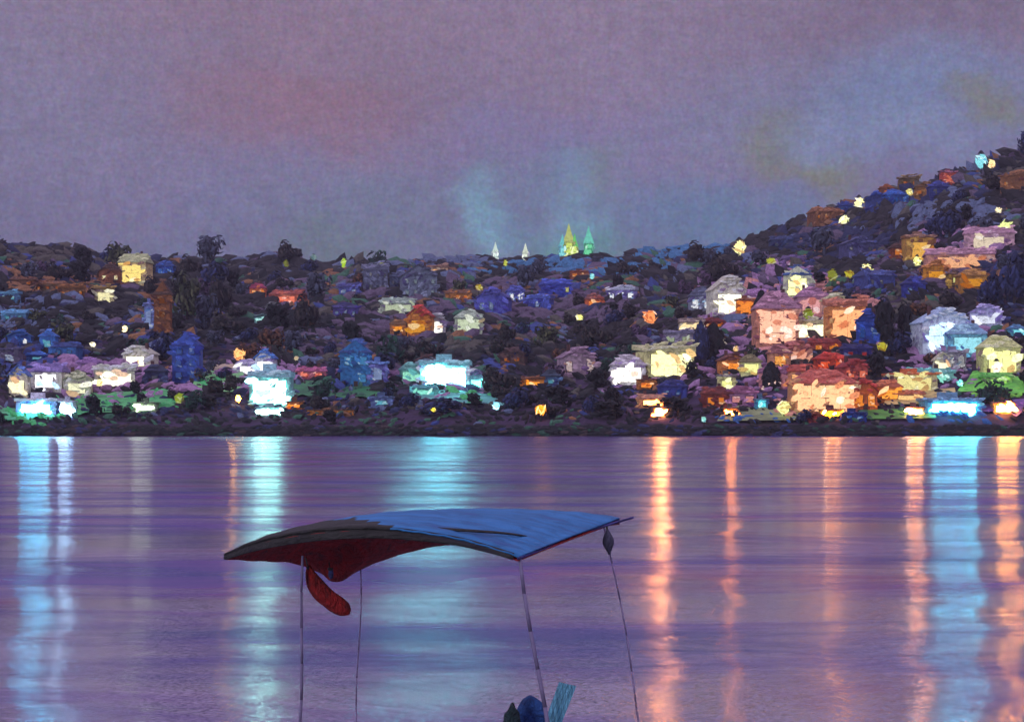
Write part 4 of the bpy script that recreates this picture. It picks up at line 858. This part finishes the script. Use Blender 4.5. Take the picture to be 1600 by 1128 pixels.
off = P(478, 876, Y); ln_ = [(482, 883, 3), (485, 896, 8), (491, 910, 12), (501, 924, 14), (512, 934, 15), (524, 943, 16), (535, 950, 15), (542, 956, 9), (545, 960, 2)]
pts = [(P(*pl([(a, b_) for a, b_, c in ln_], i/24), Y), pl([(c,) for a, b_, c in ln_], i/24)[0]*Y/F*.92) for i in range(25)]
spindle('cloth', pts, paint((165, 30, 30), (84, 26, 36), key='flag', scale=14, stretch=(1, 1, .5), bump=.9), o, off)
c = MB(); c.tube(P(477, 870, Y)-off, P(482, 888, Y)-off, .007, n=6); c.tube(P(481, 884, Y)-off, P(483, 890, Y)-off, .02, n=8); c.build('cord', [dark], o)
o = empty('lantern', P(515, 884, 18.6)); off = P(515, 884, 18.6); tag(o, 'small unlit blue lantern hanging under the red lining', 'lantern')
m = MB(); m.blob(P(517, 896, 18.6)-off, .028, .028, .05, .15, 4); m.build('body', [paint((84, 92, 150), key='lt', scale=12)], o, smooth=True)
m = MB(); m.tube(P(514, 878, 18.6)-off, P(516, 890, 18.6)-off, .006, n=6); m.tube(P(516, 887, 18.6)-off, P(516, 891, 18.6)-off, .03, .022, 8); m.build('hook', [dark], o)
o = empty('tassel', P(950, 828, 18.0)); off = P(950, 828, 18.0); tag(o, 'grey drooping tassel tied at the right corner of the awning', 'tassel')
pts = [(P(949+u*3, 828+u*38, 18.0), (.012+.035*math.sin(math.pi*min(1, u*1.02+.02))**1.2)) for u in [i/12 for i in range(13)]]
spindle('threads', pts, paint((78, 76, 100), (60, 58, 80), key='ts', scale=14, stretch=(1, 1, .2)), o, off, flat=.8)
m = MB(); m.tube(P(948, 822, 18.0)-off, P(949, 832, 18.0)-off, .01, n=6); m.build('cord', [dark], o)

# ------------------------------------------------------------------ the pontoon the awning stands on, and its chairs
wood = paint((96, 80, 78), (70, 60, 66), key='wood', scale=3, stretch=(1, .2, 1), bump=.6)
o = empty('pontoon', (0, 17.5, 0)); tag(o, 'grey wooden pontoon floating under the awning', 'pontoon')
m = MB()
for i in range(34): m.box(-3.4+i*.18, -3.4+i*.18+.165, -2.9, 3.6, .34, .395+R_.uniform(0, .02))
m.build('planks', [wood], o)
m = MB()
for yy in (-2.7, 0, 3.3): m.box(-3.42, 2.74, yy, yy+.12, .14, .335)
m.build('beams', [wood], o)
for xx in (-2.9, -.4, 2.2):
    m = MB(); m.tube((xx, -2.6, .02), (xx, 3.3, .02), .2, .2, 16, segs=4); m.build('float', [paint((60, 70, 96), key='fl')], o, smooth=True)
def chair(loc, rz, name, label, backc, kind):
    o = empty(name, loc, rz); tag(o, label, 'chair')
    fr = paint((60, 74, 96), key='cf', scale=6)
    for x in (-.22, .22):
        for y in (-.2, .22):
            m = MB(); m.tube((x, y, 0), (x*.95, y, .44), .018, .016, 8); m.build('leg', [fr], o)
    m = MB(); m.box(-.25, .25, -.24, .26, .441, .48, 0, 3, .01); m.build('seat', [paint(backc, key=('st', backc), scale=6)], o)
    return o
c0 = chair((.555, 20.0, .415), math.radians(8), 'chair', 'pale teal chair with a tall slatted back at the lower edge', (74, 140, 176), 0)
m = MB()
for i in range(4):
    x = -.20+i*.046; e_ = x+.041; u = x+.20; t_ = .955-.012*i
    m.add([(x, .24, .48), (e_, .24, .48), (e_+.20, .34, t_-.01), (x+.20, .34, t_), (x, .28, .48), (e_, .28, .48), (e_+.20, .38, t_-.01), (x+.20, .38, t_)],
          [(0, 1, 2, 3), (7, 6, 5, 4), (0, 4, 5, 1), (1, 5, 6, 2), (2, 6, 7, 3), (3, 7, 4, 0)])
m.build('backrest', [paint((120, 190, 220), (80, 150, 190), key='bk', scale=14, stretch=(1, 1, .15), bump=.9)], c0)
c1 = chair((.17, 20.0, .415), math.radians(-6), 'chair', 'low blue chair with a round padded back left of the slatted one', (50, 84, 150), 1)
m = MB(); m.blob((0, .28, .58), .155, .06, .235, .12, 3, 20, 14); m.build('backrest', [paint((52, 96, 170), (40, 60, 120), key='bk2', scale=12, bump=.9)], c1, smooth=True)
o = empty('bag', (.02, 19.9, .415)); tag(o, 'small dark green bag leaning left of the round backed blue chair', 'bag')
m = MB(); m.blob((-.02, 0, .36), .1, .09, .40, .2, 6, 16, 12); m.build('sack', [paint((40, 64, 70), (30, 40, 56), key='bag', scale=9, bump=.8)], o, smooth=True)
m = MB(); m.tube((-.05, 0, .7), (-.01, 0, .8), .008, n=6); m.tube((-.01, 0, .8), (.03, 0, .7), .008, n=6); m.build('strap', [dark], o)

# ------------------------------------------------------------------ evening haze over the bay
m = MB(); m.box(-900, 900, -40, 1250, -6, 190)
hz = m.build('haze', []); tag(hz, kind='stuff')
hm, nt, N, L = nmat('evening_haze'); hz.data.materials.append(hm)
pv = N.new('ShaderNodeVolumePrincipled'); pv.inputs['Color'].default_value = (.82, .76, .92, 1); pv.inputs['Density'].default_value = .00015; pv.inputs['Anisotropy'].default_value = .6
oo = N.new('ShaderNodeOutputMaterial'); L.new(pv.outputs[0], oo.inputs['Volume'])
